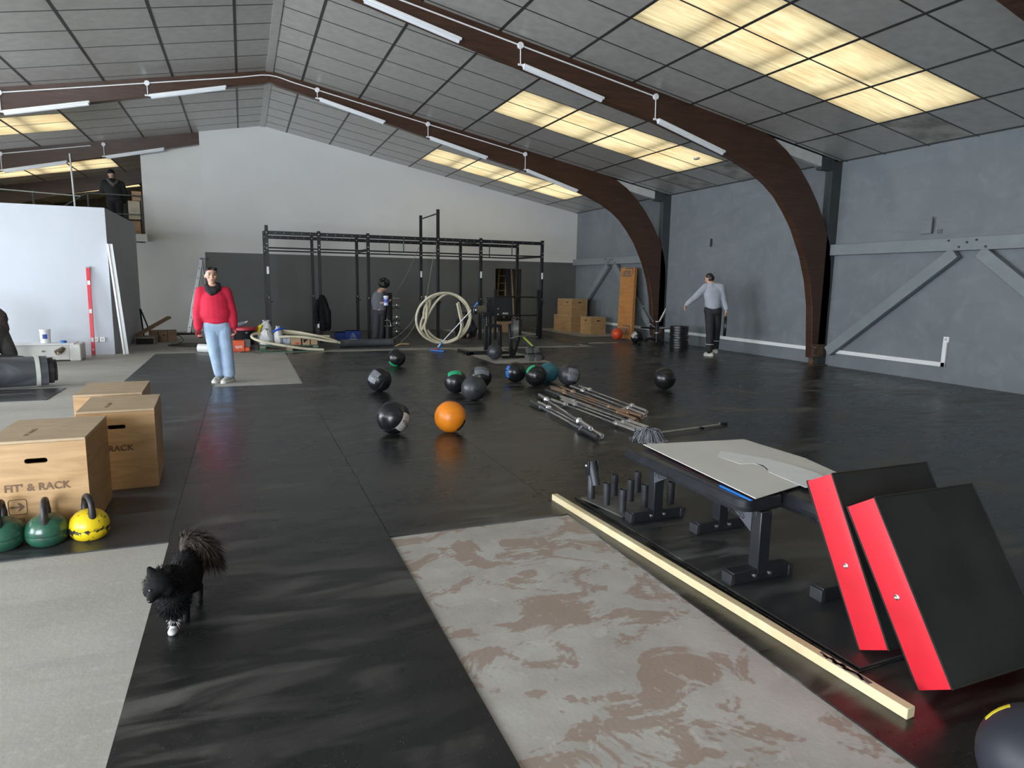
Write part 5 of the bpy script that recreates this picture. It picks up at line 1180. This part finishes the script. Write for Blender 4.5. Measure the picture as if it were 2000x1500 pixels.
def face_parts(F, c, f, up=V((0, 0, 1)), k=1.0, skin=None):
    f = V(f).normalized(); s = f.cross(up).normalized(); up = s.cross(f); R = Matrix((s, f, up)).transposed()
    for q in (-1, 1):
        F.part('eye', [('b', c+f*.083*k+s*q*.033*k+up*.012*k, (.013*k, .008*k, .007*k), R)], mat('dark eye', (.03, .02, .016), .2, var=0), 0)
        F.part('eyebrow', [('b', c+f*.092*k+s*q*.034*k+up*.036*k, (.020*k, .006*k, .0045*k), R)], HAIRB, 0)
    F.part('mouth', [('b', c+f*.093*k-up*.056*k, (.024*k, .007*k, .007*k), R)], mat('lips', (.40, .13, .11), .45, var=0), 0)
def shoe(F, an, toe, m, sole, k=1.0):
    an, toe = V(an), V(toe); z0 = min(an.z, toe.z)
    g = lambda p, z: V((p.x, p.y, z))
    heel = an+(an-toe).normalized()*.05*k; heel.z = toe.z
    o = F.part('shoe', [('c', g(heel, toe.z+.045*k), g(toe, toe.z+.035*k), .042*k, .036*k), ('c', g(an, toe.z+.05*k), g(an, toe.z+.10*k), .045*k, .044*k), ('c', g(an.lerp(toe, .5), toe.z+.055*k), g(toe, toe.z+.035*k), .045*k, .038*k)], m, .009, 4)
    F.part('sole', [('c', g(heel, toe.z+.018*k), g(toe, toe.z+.018*k), .047*k, .044*k)], sole, 0, parent=o).scale = (1, 1, 1)
# ---------------------------------------------------------------- woman in red
base = G(437, 746); F = Fig('person in a red sweater, black neck scarf and pale jeans standing facing us', (base.x, base.y, 0)); P = F.P
hc = P(424.5, 541, -.02); f = V((.10, -1, -.05)).normalized()
hp, s_, f_, up_ = head_prims(hc, f, k=1.04)
shl, shr = P(405.5, 572), P(448.5, 572); ell_, elr = P(398, 611, .03), P(457, 611, .03); wl, wr_ = P(397.5, 641, -.03), P(459.5, 640, -.03)
pel = P(429.5, 634); hl, hr = P(420, 640), P(441.5, 640); kl, kr = P(424.5, 694, -.03), P(446, 694, -.03); al, ar = P(430, 734, .0), P(448, 735, -.03)
neck = P(426, 567)
F.part('body', hp+[('c', hc-V((0, 0, .07)), neck, .05, .055), ('c', neck, pel, .10, .12), ('c', shl, ell_, .045, .04), ('c', ell_, wl, .036, .026), ('c', shr, elr, .045, .04), ('c', elr, wr_, .036, .026),
                ('c', shl, shr, .05, .05), ('c', hl, kl, .075, .052), ('c', kl, al, .05, .035), ('c', hr, kr, .075, .052), ('c', kr, ar, .05, .035)]
       + hand(wl, (0.05, -.05, -1), 1, (.5, -.6, -.2)) + hand(wr_, (-.05, -.05, -1), -1, (-.5, -.6, -.2)), SKIN, .0075, 4)
face_parts(F, hc, f, k=1.04)
hz = [('b', hc+up_*.045-f_*.03, (.088, .095, .085)), ('b', hc-f_*.06+up_*.0, (.075, .06, .085)), ('b', hc-f_*.10-up_*.05, (.045, .045, .055))]
F.part('hair', hz, HAIRB, .009, 5)
F.part('sunglasses', [('b', hc+up_*.098+f_*.062+s_*q*.042, (.040, .016, .020)) for q in (-1, 1)]+[('c', hc+up_*.098+f_*.066-s_*.02, hc+up_*.098+f_*.066+s_*.02, .006, .006)], mat('black lenses', (.006, .006, .007), .12, var=0), 0)
RED = mat('red sweater knit', (.56, .012, .045), .85, var=.12, scale=5, bump=.5, bscale=11)
F.part('sweater', [('c', neck-V((0, 0, .03)), P(427.5, 590), .12, .14), ('b', P(427.5, 594), (.205, .15, .27)), ('b', P(428.5, 612), (.215, .155, .19)), ('b', P(429.5, 627), (.185, .145, .075)), ('c', neck-V((.02, 0, .02)), shl, .08, .078), ('c', neck-V((-.02, 0, .02)), shr, .08, .078),
                   ('c', shl, ell_, .082, .075), ('c', ell_, wl+V((0, 0, .02)), .076, .058), ('c', shr, elr, .082, .078), ('c', elr, wr_+V((0, 0, .03)), .08, .06), ('b', P(397, 633, -.02), (.066, .066, .035)), ('b', P(459, 628, -.02), (.07, .068, .04))], RED, .012, 6)
F.part('scarf', [('t', [P(416, 562, -.03), P(419, 566, -.09), P(427, 567, -.11), P(435, 563, -.07), P(436, 559, .03), P(426, 558, .08), P(417, 559, .04), P(416, 562, -.03)], .042), ('t', [P(416, 567, -.05), P(421, 571, -.11), P(430, 570, -.12), P(437, 565, -.07)], .04), ('t', [P(419, 569, -.10), P(423, 575, -.125), P(431, 571, -.12)], .038)], mat('black scarf', (.012, .012, .013), .9, var=.2, scale=30), .011, 4)
DEN = mat('washed denim', (.30, .40, .54), .8, var=.12, scale=6, bump=.4, bscale=14)
F.part('jeans', [('c', P(421, 636), P(438, 636), .125, .125), ('c', hl, kl, .112, .082), ('c', kl, al+V((0, 0, .05)), .080, .078), ('c', hr, kr, .112, .086), ('c', kr, ar+V((0, 0, .05)), .084, .085), ('c', P(429, 643), P(430, 650), .11, .10)], DEN, .011, 5)
SHOE = mat('pale grey trainers', (.44, .43, .40), .6, var=.15, scale=20); SOLE = mat('white sole', (.6, .58, .54), .6, var=.05)
shoe(F, P(431, 740, .02), P(421, 745.5, -.12), SHOE, SOLE, 1.0); shoe(F, P(449, 742, .0), P(437, 746.5, -.15), SHOE, SOLE, 1.05)
GLV = mat('red and black work gloves', (.30, .015, .03), .8, col2=(.015, .012, .013), thr=(.42, .5), scale=14)
F.part('glove', hand(wl, (0.05, -.05, -1), 1, (.5, -.6, -.2), 1.16), GLV, .008, 2)
F.part('glove', hand(wr_, (-.05, -.05, -1), -1, (-.5, -.6, -.2), 1.16), GLV, .008, 2)
# ---------------------------------------------------------------- man walking with a plate
base = G(1388, 696); F = Fig('person in a grey sweatshirt and black trousers walking away with a weight plate', (base.x, base.y, MT)); P = F.P
hc = P(1376.5, 546, .02); f = V((-.75, .55, -.30)).normalized(); hp, s_, f_, up_ = head_prims(hc, f)
neck = P(1381, 557, .0); shl, shr = P(1371, 562, .0), P(1399, 562, -.02); ell_, elr = P(1353, 582, -.05), P(1406.5, 588, .02); wl, wr_ = P(1336, 597, -.10), P(1411.5, 607, -.03)
hl, hr = P(1381, 606), P(1394, 606, .02); kl, kr = P(1384, 646, -.06), P(1396, 645, .10); al, ar = P(1385, 688, -.04), P(1396, 684, .22)
F.part('body', hp+[('c', hc-V((0, 0, .06)), neck, .055, .06), ('c', neck, P(1387, 604), .09, .10), ('c', shl, shr, .06, .06), ('c', shl, ell_, .052, .044), ('c', ell_, wl, .04, .028), ('c', shr, elr, .052, .044), ('c', elr, wr_, .04, .028),
                ('c', hl, kl, .08, .055), ('c', kl, al, .052, .036), ('c', hr, kr, .08, .055), ('c', kr, ar, .052, .036)]
       + hand(wl, (-.15, -.05, -1), 1, (.6, -.2, -.3), 1.1) + hand(wr_, (.02, 0, -1), -1, (-.7, 0, -.25), 1.1), SKIN, .009, 4)
face_parts(F, hc, f)
F.part('hair', [('b', hc+up_*.04-f_*.02, (.084, .09, .078)), ('b', hc-f_*.045-up_*.01, (.078, .065, .08))], HAIRB, .010, 4)
GSW = mat('grey marl sweatshirt', (.36, .38, .43), .85, var=.06, scale=6, bump=.5, bscale=9)
F.part('sweatshirt', [('c', neck-V((0, 0, .04)), P(1385, 578), .11, .14), ('b', P(1385.5, 576), (.205, .14, .24)), ('b', P(1386.5, 592), (.185, .145, .19)), ('b', P(1387, 601), (.17, .14, .075)), ('c', neck-V((.03, 0, .03)), shl, .085, .085), ('c', neck-V((-.03, 0, .03)), shr, .085, .085),
                      ('c', shl, ell_, .088, .078), ('c', ell_, wl+V((.03, 0, .02)), .076, .055), ('c', shr, elr, .088, .074), ('c', elr, wr_+V((0, 0, .05)), .07, .055)], GSW, .013, 6)
TRO = mat('black work trousers', (.020, .020, .022), .8, var=.25, scale=8, bump=.5, bscale=12)
F.part('trousers', [('c', P(1381, 607), P(1393, 607), .13, .13), ('c', hl, kl, .118, .092), ('c', kl, al+V((0, 0, .04)), .09, .075), ('c', hr, kr, .115, .09), ('c', kr, ar+V((0, 0, .04)), .088, .072)], TRO, .013, 5)
for a in (kl.lerp(al, .62), kr.lerp(ar, .55)): F.part('reflective_stripe', [('t', [a+V((math.cos(q*PI/8)*.083, math.sin(q*PI/8)*.083, 0)) for q in range(17)], .006)], STK, 0)
shoe(F, P(1386, 692, -.02), P(1378.5, 695.5, .05), mat('cream trainers', (.55, .51, .42), .6), SOLE, 1.1); shoe(F, P(1396, 688, .22), P(1392, 690.5, .36), mat('cream trainers', (.55, .51, .42), .6), SOLE, 1.1)
t = thing('bumper_plate', 'black bumper plate carried in the hand of the walking person', 'weight plate', (0, 0, 0)); M_ = F.t
pc = P(1411, 636, -.05); R_ = Matrix.Rotation(F.t.rotation_euler.z, 4, 'Z'); t.location = V(F.t.location)+(R_ @ pc)
t.rotation_euler = (0, PI/2, F.t.rotation_euler.z); o = plate_mesh().build('disc', PLT, t); o.location = (0, 0, -.03); m = MB(); m.lathe([(.026, -.0005), (.036, -.0005), (.036, .0605), (.026, .0605)], (0, 0, -.03), 18); m.build('hub', CHROME, t)
# ---------------------------------------------------------------- person with curly hair at the tower
F = Fig('person with black curly hair in a grey hoodie holding a tub at the tower', (PY(741, 667, 16.7).x, 16.7, RB)); P = F.P
hc = P(750, 560, -.02); f = V((.75, -.15, -.62)).normalized(); hp, s_, f_, up_ = head_prims(hc, f, k=.98)
neck = P(745, 571); shl, shr = P(735, 576, .02), P(751, 576, .08); ell_, elr = P(731.5, 592, .0), P(752, 592, .05); wl, wr_ = P(750, 591.5, -.16), P(757, 589, -.10)
hl, hr = P(737.5, 608), P(746.5, 608, .03); kl, kr = P(736, 636, -.02), P(745, 636, .04); al, ar = P(733.5, 662), P(742.5, 662, .05)
F.part('body', hp+[('c', hc-V((.02, 0, .06)), neck, .05, .055), ('c', neck, P(741, 606), .10, .11), ('c', shl, shr, .05, .05), ('c', shl, ell_, .045, .04), ('c', ell_, wl, .038, .026), ('c', shr, elr, .045, .04), ('c', elr, wr_, .038, .026), ('c', hl, kl, .07, .05), ('c', kl, al, .05, .035), ('c', hr, kr, .07, .05), ('c', kr, ar, .05, .035)]
       + hand(wl, (1, -.1, .15), 1, (.1, .2, .9)) + hand(wr_, (.8, -.3, .2), -1, (-.2, -.3, .8)), SKIND, .010, 4)
face_parts(F, hc, f)
hb = [('b', hc+up_*.05-f_*.03, (.135, .135, .12))]
for i in range(60):
    a = random.uniform(0, 2*PI); e = random.uniform(-.25, 1.4); d = (s_*math.cos(a)*math.cos(e)+f_*math.sin(a)*math.cos(e)*1.0+up_*math.sin(e)); 
    if d.dot(f_) > .62: continue
    hb.append(('b', hc+up_*.045-f_*.025+d*.128, random.uniform(.032, .046)))
F.part('hair', hb, HAIRK, .011, 1, factor=.3)
HOOD = mat('grey hoodie', (.115, .115, .13), .88, var=.12, scale=7, bump=.4, bscale=10)
F.part('hoodie', [('c', neck-V((0, 0, .03)), P(741, 588), .105, .15), ('c', P(737, 588), P(738, 602), .12, .12), ('c', P(746, 588), P(746, 602), .12, .12), ('c', neck-V((.02, 0, .02)), shl, .075, .075), ('c', neck-V((0, 0, .02)), shr, .075, .075), ('c', shl, ell_, .075, .07), ('c', ell_, ell_.lerp(wl, .45), .068, .055), ('c', shr, elr, .072, .065), ('c', elr, elr.lerp(wr_, .4), .06, .055), ('c', neck+V((-.05, .04, 0)), neck+V((.03, -.07, -.02)), .05, .045)], HOOD, .013, 5)
F.part('trousers', [('c', P(737, 609), P(746, 609), .115, .115), ('c', hl, kl, .10, .085), ('c', kl, al+V((0, 0, .02)), .083, .085), ('c', hr, kr, .10, .085), ('c', kr, ar+V((0, 0, .02)), .083, .085)], mat('charcoal trousers', (.035, .034, .042), .85, var=.15, scale=8), .013, 4)
shoe(F, P(734, 665), P(733, 666.5, -.12), BLACK, BLACK, .95); shoe(F, P(743, 665, .05), P(745, 666.5, -.08), BLACK, BLACK, .95)
pc = P(754.5, 587, -.19); R_ = Matrix.Rotation(F.t.rotation_euler.z, 4, 'Z'); t = thing('wipes_tub', 'white and blue wipes tub held by the curly-haired person', 'tub', V(F.t.location)+R_ @ pc)
m = MB(); m.lathe([(0, -.12), (.055, -.12), (.058, .08), (.06, .085), (.06, .11), (0, .115)], (0, 0, 0), 18); m.build('body', mat('pale blue tub', (.55, .60, .75), .4), t); m = MB(); m.lathe([(0, .085), (.063, .085), (.063, .115), (0, .12)], (0, 0, 0), 18); m.build('lid', WHITE, t)
m = MB(); m.lathe([(.0575, -.05), (.0592, -.045), (.06, .03), (.0585, .035)], (0, 0, 0), 18); m.build('label_band', mat('blue band', (.06, .1, .4), .5), t)
# ---------------------------------------------------------------- crouching person behind the ring
F = Fig('person in dark clothes crouching behind the foam pipe ring', (PY(910, 664, 17.6).x, 17.6, RB)); P = F.P
hc = P(908, 617, -.06); f = V((-.3, -.5, -.8)).normalized(); hp, s_, f_, up_ = head_prims(hc, f)
neck = P(907, 624, .02); pel = P(908, 648, .12); shl, shr = P(897, 628), P(919, 628); ell_, elr = P(893, 641, -.10), P(924, 640, -.1); wl, wr_ = P(899, 650, -.26), P(916, 650, -.26)
hl, hr = P(902, 651, .08), P(915, 651, .08); kl, kr = P(893, 641, -.22), P(926, 641, -.22); al, ar = P(898, 660, -.02), P(922, 660, -.02)
F.part('body', hp+[('c', hc, neck, .05, .055), ('c', neck, pel, .11, .13), ('c', shl, shr, .06, .06), ('c', shl, ell_, .05, .042), ('c', ell_, wl, .038, .027), ('c', shr, elr, .05, .042), ('c', elr, wr_, .038, .027), ('c', hl, kl, .08, .056), ('c', kl, al, .055, .036), ('c', hr, kr, .08, .056), ('c', kr, ar, .055, .036)]
       + hand(wl, (.3, -.5, -.8), 1, (.6, .2, -.4)) + hand(wr_, (-.3, -.5, -.8), -1, (-.6, .2, -.4)), SKIND, .012, 4)
face_parts(F, hc, f)
F.part('hair', [('b', hc+up_*.04-f_*.02, (.088, .092, .08))], HAIRB, .012, 3)
NAVY = mat('navy work jacket', (.012, .013, .026), .85, var=.2, scale=8, bump=.4, bscale=9)
F.part('jacket', [('c', neck, pel, .16, .18), ('c', P(901, 636, .05), P(915, 636, .05), .15, .15), ('c', shl, ell_, .09, .078), ('c', ell_, wl, .07, .052), ('c', shr, elr, .09, .078), ('c', elr, wr_, .07, .052), ('c', shl, shr, .09, .09)], NAVY, .014, 5)
F.part('trousers', [('c', hl, kl, .115, .092), ('c', kl, al, .09, .07), ('c', hr, kr, .115, .092), ('c', kr, ar, .09, .07), ('c', hl, hr, .14, .14)], mat('near-black trousers', (.012, .012, .014), .85), .014, 4)
shoe(F, al, P(896, 663.5, -.16), BLACK, BLACK); shoe(F, ar, P(926, 663.5, -.16), mat('red-soled boot', (.25, .02, .02), .6), BLACK)
# ---------------------------------------------------------------- person on the mezzanine
F = Fig('person in a black cap and dark hoodie seen from behind on the mezzanine', (-3.25, 22.2, 2.72)); P = F.P; du = F.u-217.5
Q = lambda u, v, y=0.0: P(u+du, v, y)
hc = Q(212, 345); f = V((-.3, 1, -.1)).normalized(); hp, s_, f_, up_ = head_prims(hc, f)
neck = Q(214, 356); shl, shr = Q(200, 362), Q(228, 362); ell_, elr = Q(195, 379, .10), Q(233, 380, .06); wl, wr_ = Q(196, 370, .34), Q(230, 394, .22)
hl, hr = Q(209, 395), Q(221, 395); kl, kr = Q(209, 422), Q(222, 422); al, ar = Q(209, 450), Q(223, 450)
F.part('body', hp+[('c', hc-V((0, 0, .06)), neck, .055, .06), ('c', neck, Q(215, 395), .09, .09), ('c', shl, shr, .06, .06), ('c', shl, ell_, .05, .042), ('c', ell_, wl, .04, .028), ('c', shr, elr, .05, .042), ('c', elr, wr_, .04, .028), ('c', hl, kl, .08, .055), ('c', kl, al, .052, .036), ('c', hr, kr, .08, .055), ('c', kr, ar, .052, .036)]
       + hand(wl, (0, .6, .7), 1, (.4, .3, -.4)) + hand(wr_, (0, .5, -.8), -1, (-.5, .4, 0)), SKIN, .012, 4)
face_parts(F, hc, f)
F.part('cap', [('b', hc+up_*.05-f_*.012, (.092, .10, .085)), ('c', hc+up_*.045+f_*.08, hc+up_*.035+f_*.15, .035, .03)], mat('black cap', (.012, .013, .012), .8), .012, 3)
DH = mat('dark green-black hoodie', (.022, .024, .022), .88, var=.15, scale=7)
F.part('hoodie', [('c', neck-V((0, 0, .04)), Q(214, 376), .12, .15), ('b', Q(214, 374), (.225, .16, .26)), ('b', Q(215, 390), (.2, .16, .14)), ('c', shl, ell_, .09, .078), ('c', ell_, wl, .074, .055), ('c', shr, elr, .09, .078), ('c', elr, wr_, .074, .055), ('c', shl, shr, .09, .09)], DH, .015, 5)
F.part('hood', [('t', [Q(206, 355, -.05), Q(210, 361, -.15), Q(215, 366, -.19), Q(220, 361, -.15), Q(223, 355, -.05)], [.04, .05, .055, .05, .04])], mat('grey hood lining', (.12, .11, .10), .85), .014, 3)
F.part('trousers', [('c', hl, kl, .12, .09), ('c', kl, al, .09, .08), ('c', hr, kr, .12, .09), ('c', kr, ar, .09, .08), ('c', hl, hr, .13, .13)], mat('near-black trousers', (.012, .012, .014), .85), .015, 4)
shoe(F, al, V((al.x, .14, .0)), BLACK, BLACK); shoe(F, ar, V((ar.x, .14, .0)), BLACK, BLACK)
# ---------------------------------------------------------------- kneeling worker cut by the picture edge
bw = G(30, 716); F = Fig('person in brown work clothes kneeling beside the white casing', (bw.x, bw.y, 0)); P = F.P
hc = P(-72, 585, -.05); f = V((-.6, -.2, -.8)).normalized(); hp, s_, f_, up_ = head_prims(hc, f)
neck = P(-52, 585); pel = P(-2, 640); shl, shr = P(-42, 590, -.2), P(-40, 590, .2); ell_, elr = P(-46, 640, -.22), P(-40, 640, .24); wl, wr_ = P(-62, 672, -.2), P(-60, 670, .2)
hl, hr = P(2, 645, -.10), P(0, 645, .12); kl, kr = P(-12, 706, -.14), P(-45, 668, .15); al, ar = P(42, 704, -.10), P(-30, 708, .16)
F.part('body', hp+[('c', hc, neck, .055, .06), ('c', neck, pel, .12, .14), ('c', shl, shr, .06, .06), ('c', shl, ell_, .05, .042), ('c', ell_, wl, .04, .028), ('c', shr, elr, .05, .042), ('c', elr, wr_, .04, .028), ('c', hl, kl, .085, .058), ('c', kl, al, .055, .038), ('c', hr, kr, .085, .058), ('c', kr, ar, .055, .038)]
       + hand(wl, (-.3, -.1, -.9), 1, (.4, .2, -.4)) + hand(wr_, (-.3, -.1, -.9), -1, (.4, .2, -.4)), SKIND, .011, 4)
face_parts(F, hc, f); F.part('hair', [('b', hc+up_*.04-f_*.02, (.088, .092, .08))], HAIRB, .012, 3)
BRJ = mat('brown work jacket', (.075, .052, .045), .85, var=.25, scale=5, bump=.7, bscale=7)
F.part('jacket', [('c', P(-40, 592), P(4, 622), .21, .20), ('c', P(-4, 615), P(6, 640), .20, .19), ('c', shl, ell_, .10, .085), ('c', ell_, wl, .075, .055), ('c', shr, elr, .10, .085), ('c', elr, wr_, .075, .055)], BRJ, .014, 4)
F.part('trousers', [('c', hl, kl, .155, .125), ('c', kl+V((.05, 0, .03)), al, .13, .085), ('c', hr, kr, .14, .10), ('c', kr, ar, .10, .08), ('c', hl, hr, .17, .17), ('c', P(8, 655), P(24, 690), .17, .11)], mat('grey-brown work trousers', (.065, .062, .058), .85, var=.2, scale=5, bump=.7, bscale=7), .014, 4)
shoe(F, P(44, 702, -.10), V((P(58, 0).x, -.10, .01)), mat('grey work boot', (.10, .095, .09), .7, var=.3, scale=20), BLACK, 1.15); shoe(F, ar, V((ar.x-.14, ar.y, .01)), mat('grey work boot', (.10, .095, .09), .7, var=.3, scale=20), BLACK, 1.15)
# ================================================================ dog
W = lambda u, v, y: PY(u, v, y)
FUR = mat('black dog fur', (.0055, .0055, .006), .8, var=.3, scale=60, spec=.2); FURB = mat('brown-grey tail fur', (.055, .042, .036), .85, var=.4, scale=60, spec=.2); FURW = mat('white paw fur', (.55, .54, .53), .8, var=.15, scale=60)
o0 = V((-.33, 3.15, MT)); t = thing('dog', 'small fluffy black dog with a white front paw trotting towards us', 'dog', o0); D = lambda u, v, y: W(u, v, y)-o0
hd = D(310, 1140, 2.93); nose = D(293, 1174, 2.86); chest = D(338, 1165, 3.06); mid = D(350, 1135, 3.17); hip = D(362, 1108, 3.30); wth = D(334, 1132, 3.03)
pawF = V((-.349, 3.055, MT+.012))-o0; pawG = G(371, 1196, MT+.012)-o0; pawG = V((.03, -.0, .012))
hA, hB = V((-.005, .17, .012)), V((.075, .15, .012))
FU = lambda *c: [('c',)+x for x in c]
prims = [('b', chest, (.070, .085, .082)), ('b', mid, (.068, .10, .078)), ('b', hip, (.066, .08, .078)), ('c', chest, hip, .072, .068), ('c', wth, hd, .066, .052), ('b', hd, (.054, .056, .052)), ('c', hd-V((.006, .02, .012)), nose.lerp(hd, .12), .034, .018), ('b', hd+V((-.03, -.02, -.02)), (.028, .028, .026)), ('b', hd+V((.03, -.012, -.022)), (.03, .03, .03))]
el1 = V((pawF.x+.022, pawF.y+.035, .115)); wr1 = V((pawF.x+.008, pawF.y+.02, .055))
el2 = V((pawG.x-.0, pawG.y+.03, .115)); wr2 = V((pawG.x, pawG.y+.03, .055))
prims += [('c', chest+V((-.02, -.01, -.01)), el1, .034, .024), ('c', el1, wr1, .022, .016), ('c', wr1, pawF, .015, .015), ('b', pawF+V((0, -.012, 0)), (.017, .024, .012)),
          ('c', chest+V((.03, 0, -.01)), el2, .034, .024), ('c', el2, wr2, .022, .016), ('c', wr2, pawG, .015, .015), ('b', pawG+V((0, -.01, 0)), (.017, .024, .012))]
for h, sx in ((hA, -.03), (hB, .035)):
    kn = hip+V((sx, -.05, -.075)); hk = V((h.x, h.y+.045, .075))
    prims += [('c', hip+V((sx, 0, -.01)), kn, .048, .034), ('c', kn, hk, .028, .018), ('c', hk, h, .017, .014), ('b', h+V((0, -.012, 0)), (.017, .026, .012))]
for du, dv in ((-19, -29), (21, -25)):
    tip = D(310+du, 1140+dv, 2.95); root = hd+(tip-hd)*.45; prims += [('c', root, tip, .030, .012), ('c', root.lerp(tip, .6), tip, .02, .011)]
mb = MB()
for p in prims: mb.cone(*p[1:], 14) if p[0] == 'c' else mb.ball(p[1], p[2], 16, 10)
remesh(mb.build('body', FUR, t, angle=180), .006, 4)
m = MB(); m.ball(nose, (.010, .009, .008), 12, 8); m.build('nose', mat('wet black nose', (.006, .006, .006), .15, var=0), t)
for du, dv in ((-12.5, 14.5), (-.5, 17)):
    m = MB(); m.ball(D(309+du-3, 1140+dv-1, 2.878), .0065, 10, 8); m.build('eye', mat('dog eye', (.015, .012, .01), .08, var=0, coat=1), t)
m = MB(); m.ball(pawF+V((0, -.012, 0)), (.020, .027, .0145), 14, 10); m.cone(pawF, wr1.lerp(pawF, .55), .018, .014, 12); remesh(m.build('white_paw', FURW, t, angle=180), .004, 3)
tail = [hip+V((.0, .05, .05)), D(360, 1062, 3.37), D(372, 1055, 3.38), D(390, 1060, 3.37), D(404, 1074, 3.35), D(408, 1092, 3.34)]
m = MB(); m.tube(smooth_path(tail, 4), [.022]*5+[.030]*16, 10); m.build('tail', FURB, t, angle=180)
def strands(name, pts, m_, L, wd, droop, n):
    """tufts of fur: narrow bent blades growing out of the coat"""
    b = MB()
    for i in range(n):
        c, nrm, flow = random.choice(pts)()
        d = (nrm+flow*random.uniform(.5, 1.2)+V((random.uniform(-.3, .3), random.uniform(-.3, .3), random.uniform(-.3, .3)))).normalized(); l = L*random.uniform(.6, 1.15)
        s = d.cross(V((random.uniform(-1, 1), random.uniform(-1, 1), random.uniform(-1, 1)))).normalized()*wd
        q = c+d*l*.55+V((0, 0, -droop*.3)); e = c+d*l+V((0, 0, -droop))
        b.add([c-s, c+s, q+s*.7, q-s*.7, e], [(0, 1, 2, 3), (3, 2, 4)])
    o = b.build(name, m_, t); o['kind'] = 'stuff'; return o
def around_ball(c, r, flow):
    def f():
        a, z = random.uniform(0, 2*PI), random.uniform(-1, 1); q = math.sqrt(1-z*z); n = V((q*math.cos(a), q*math.sin(a), z)); return c+V((n.x*r[0], n.y*r[1], n.z*r[2]))*.96, n, flow
    return f
back = V((.08, .9, -.35))
strands('coat', [around_ball(chest, (.07, .085, .082), back), around_ball(mid, (.068, .10, .078), back), around_ball(hip, (.066, .08, .078), back), around_ball(wth.lerp(hd, .45), (.066, .066, .066), back), around_ball(hd+V((0, .012, .0)), (.05, .05, .05), back), around_ball(chest+V((0, -.02, -.03)), (.05, .05, .05), V((0, .2, -.9)))], FUR, .024, .0017, .006, 5200)
tp = smooth_path(tail[1:], 6)
def along_tail():
    i = random.randrange(len(tp)-1); a = random.uniform(0, 2*PI); x, y, d = basis(tp[i+1]-tp[i]); n = x*math.cos(a)+y*math.sin(a); return tp[i]+n*.02, n, d*1.2
strands('tail_plume', [along_tail], FURB, .085, .0022, .035, 2600)
strands('white_feathering', [around_ball(wr1.lerp(pawF, .2), (.014, .014, .03), V((0, .1, -.8)))], FURW, .022, .0014, .004, 160)
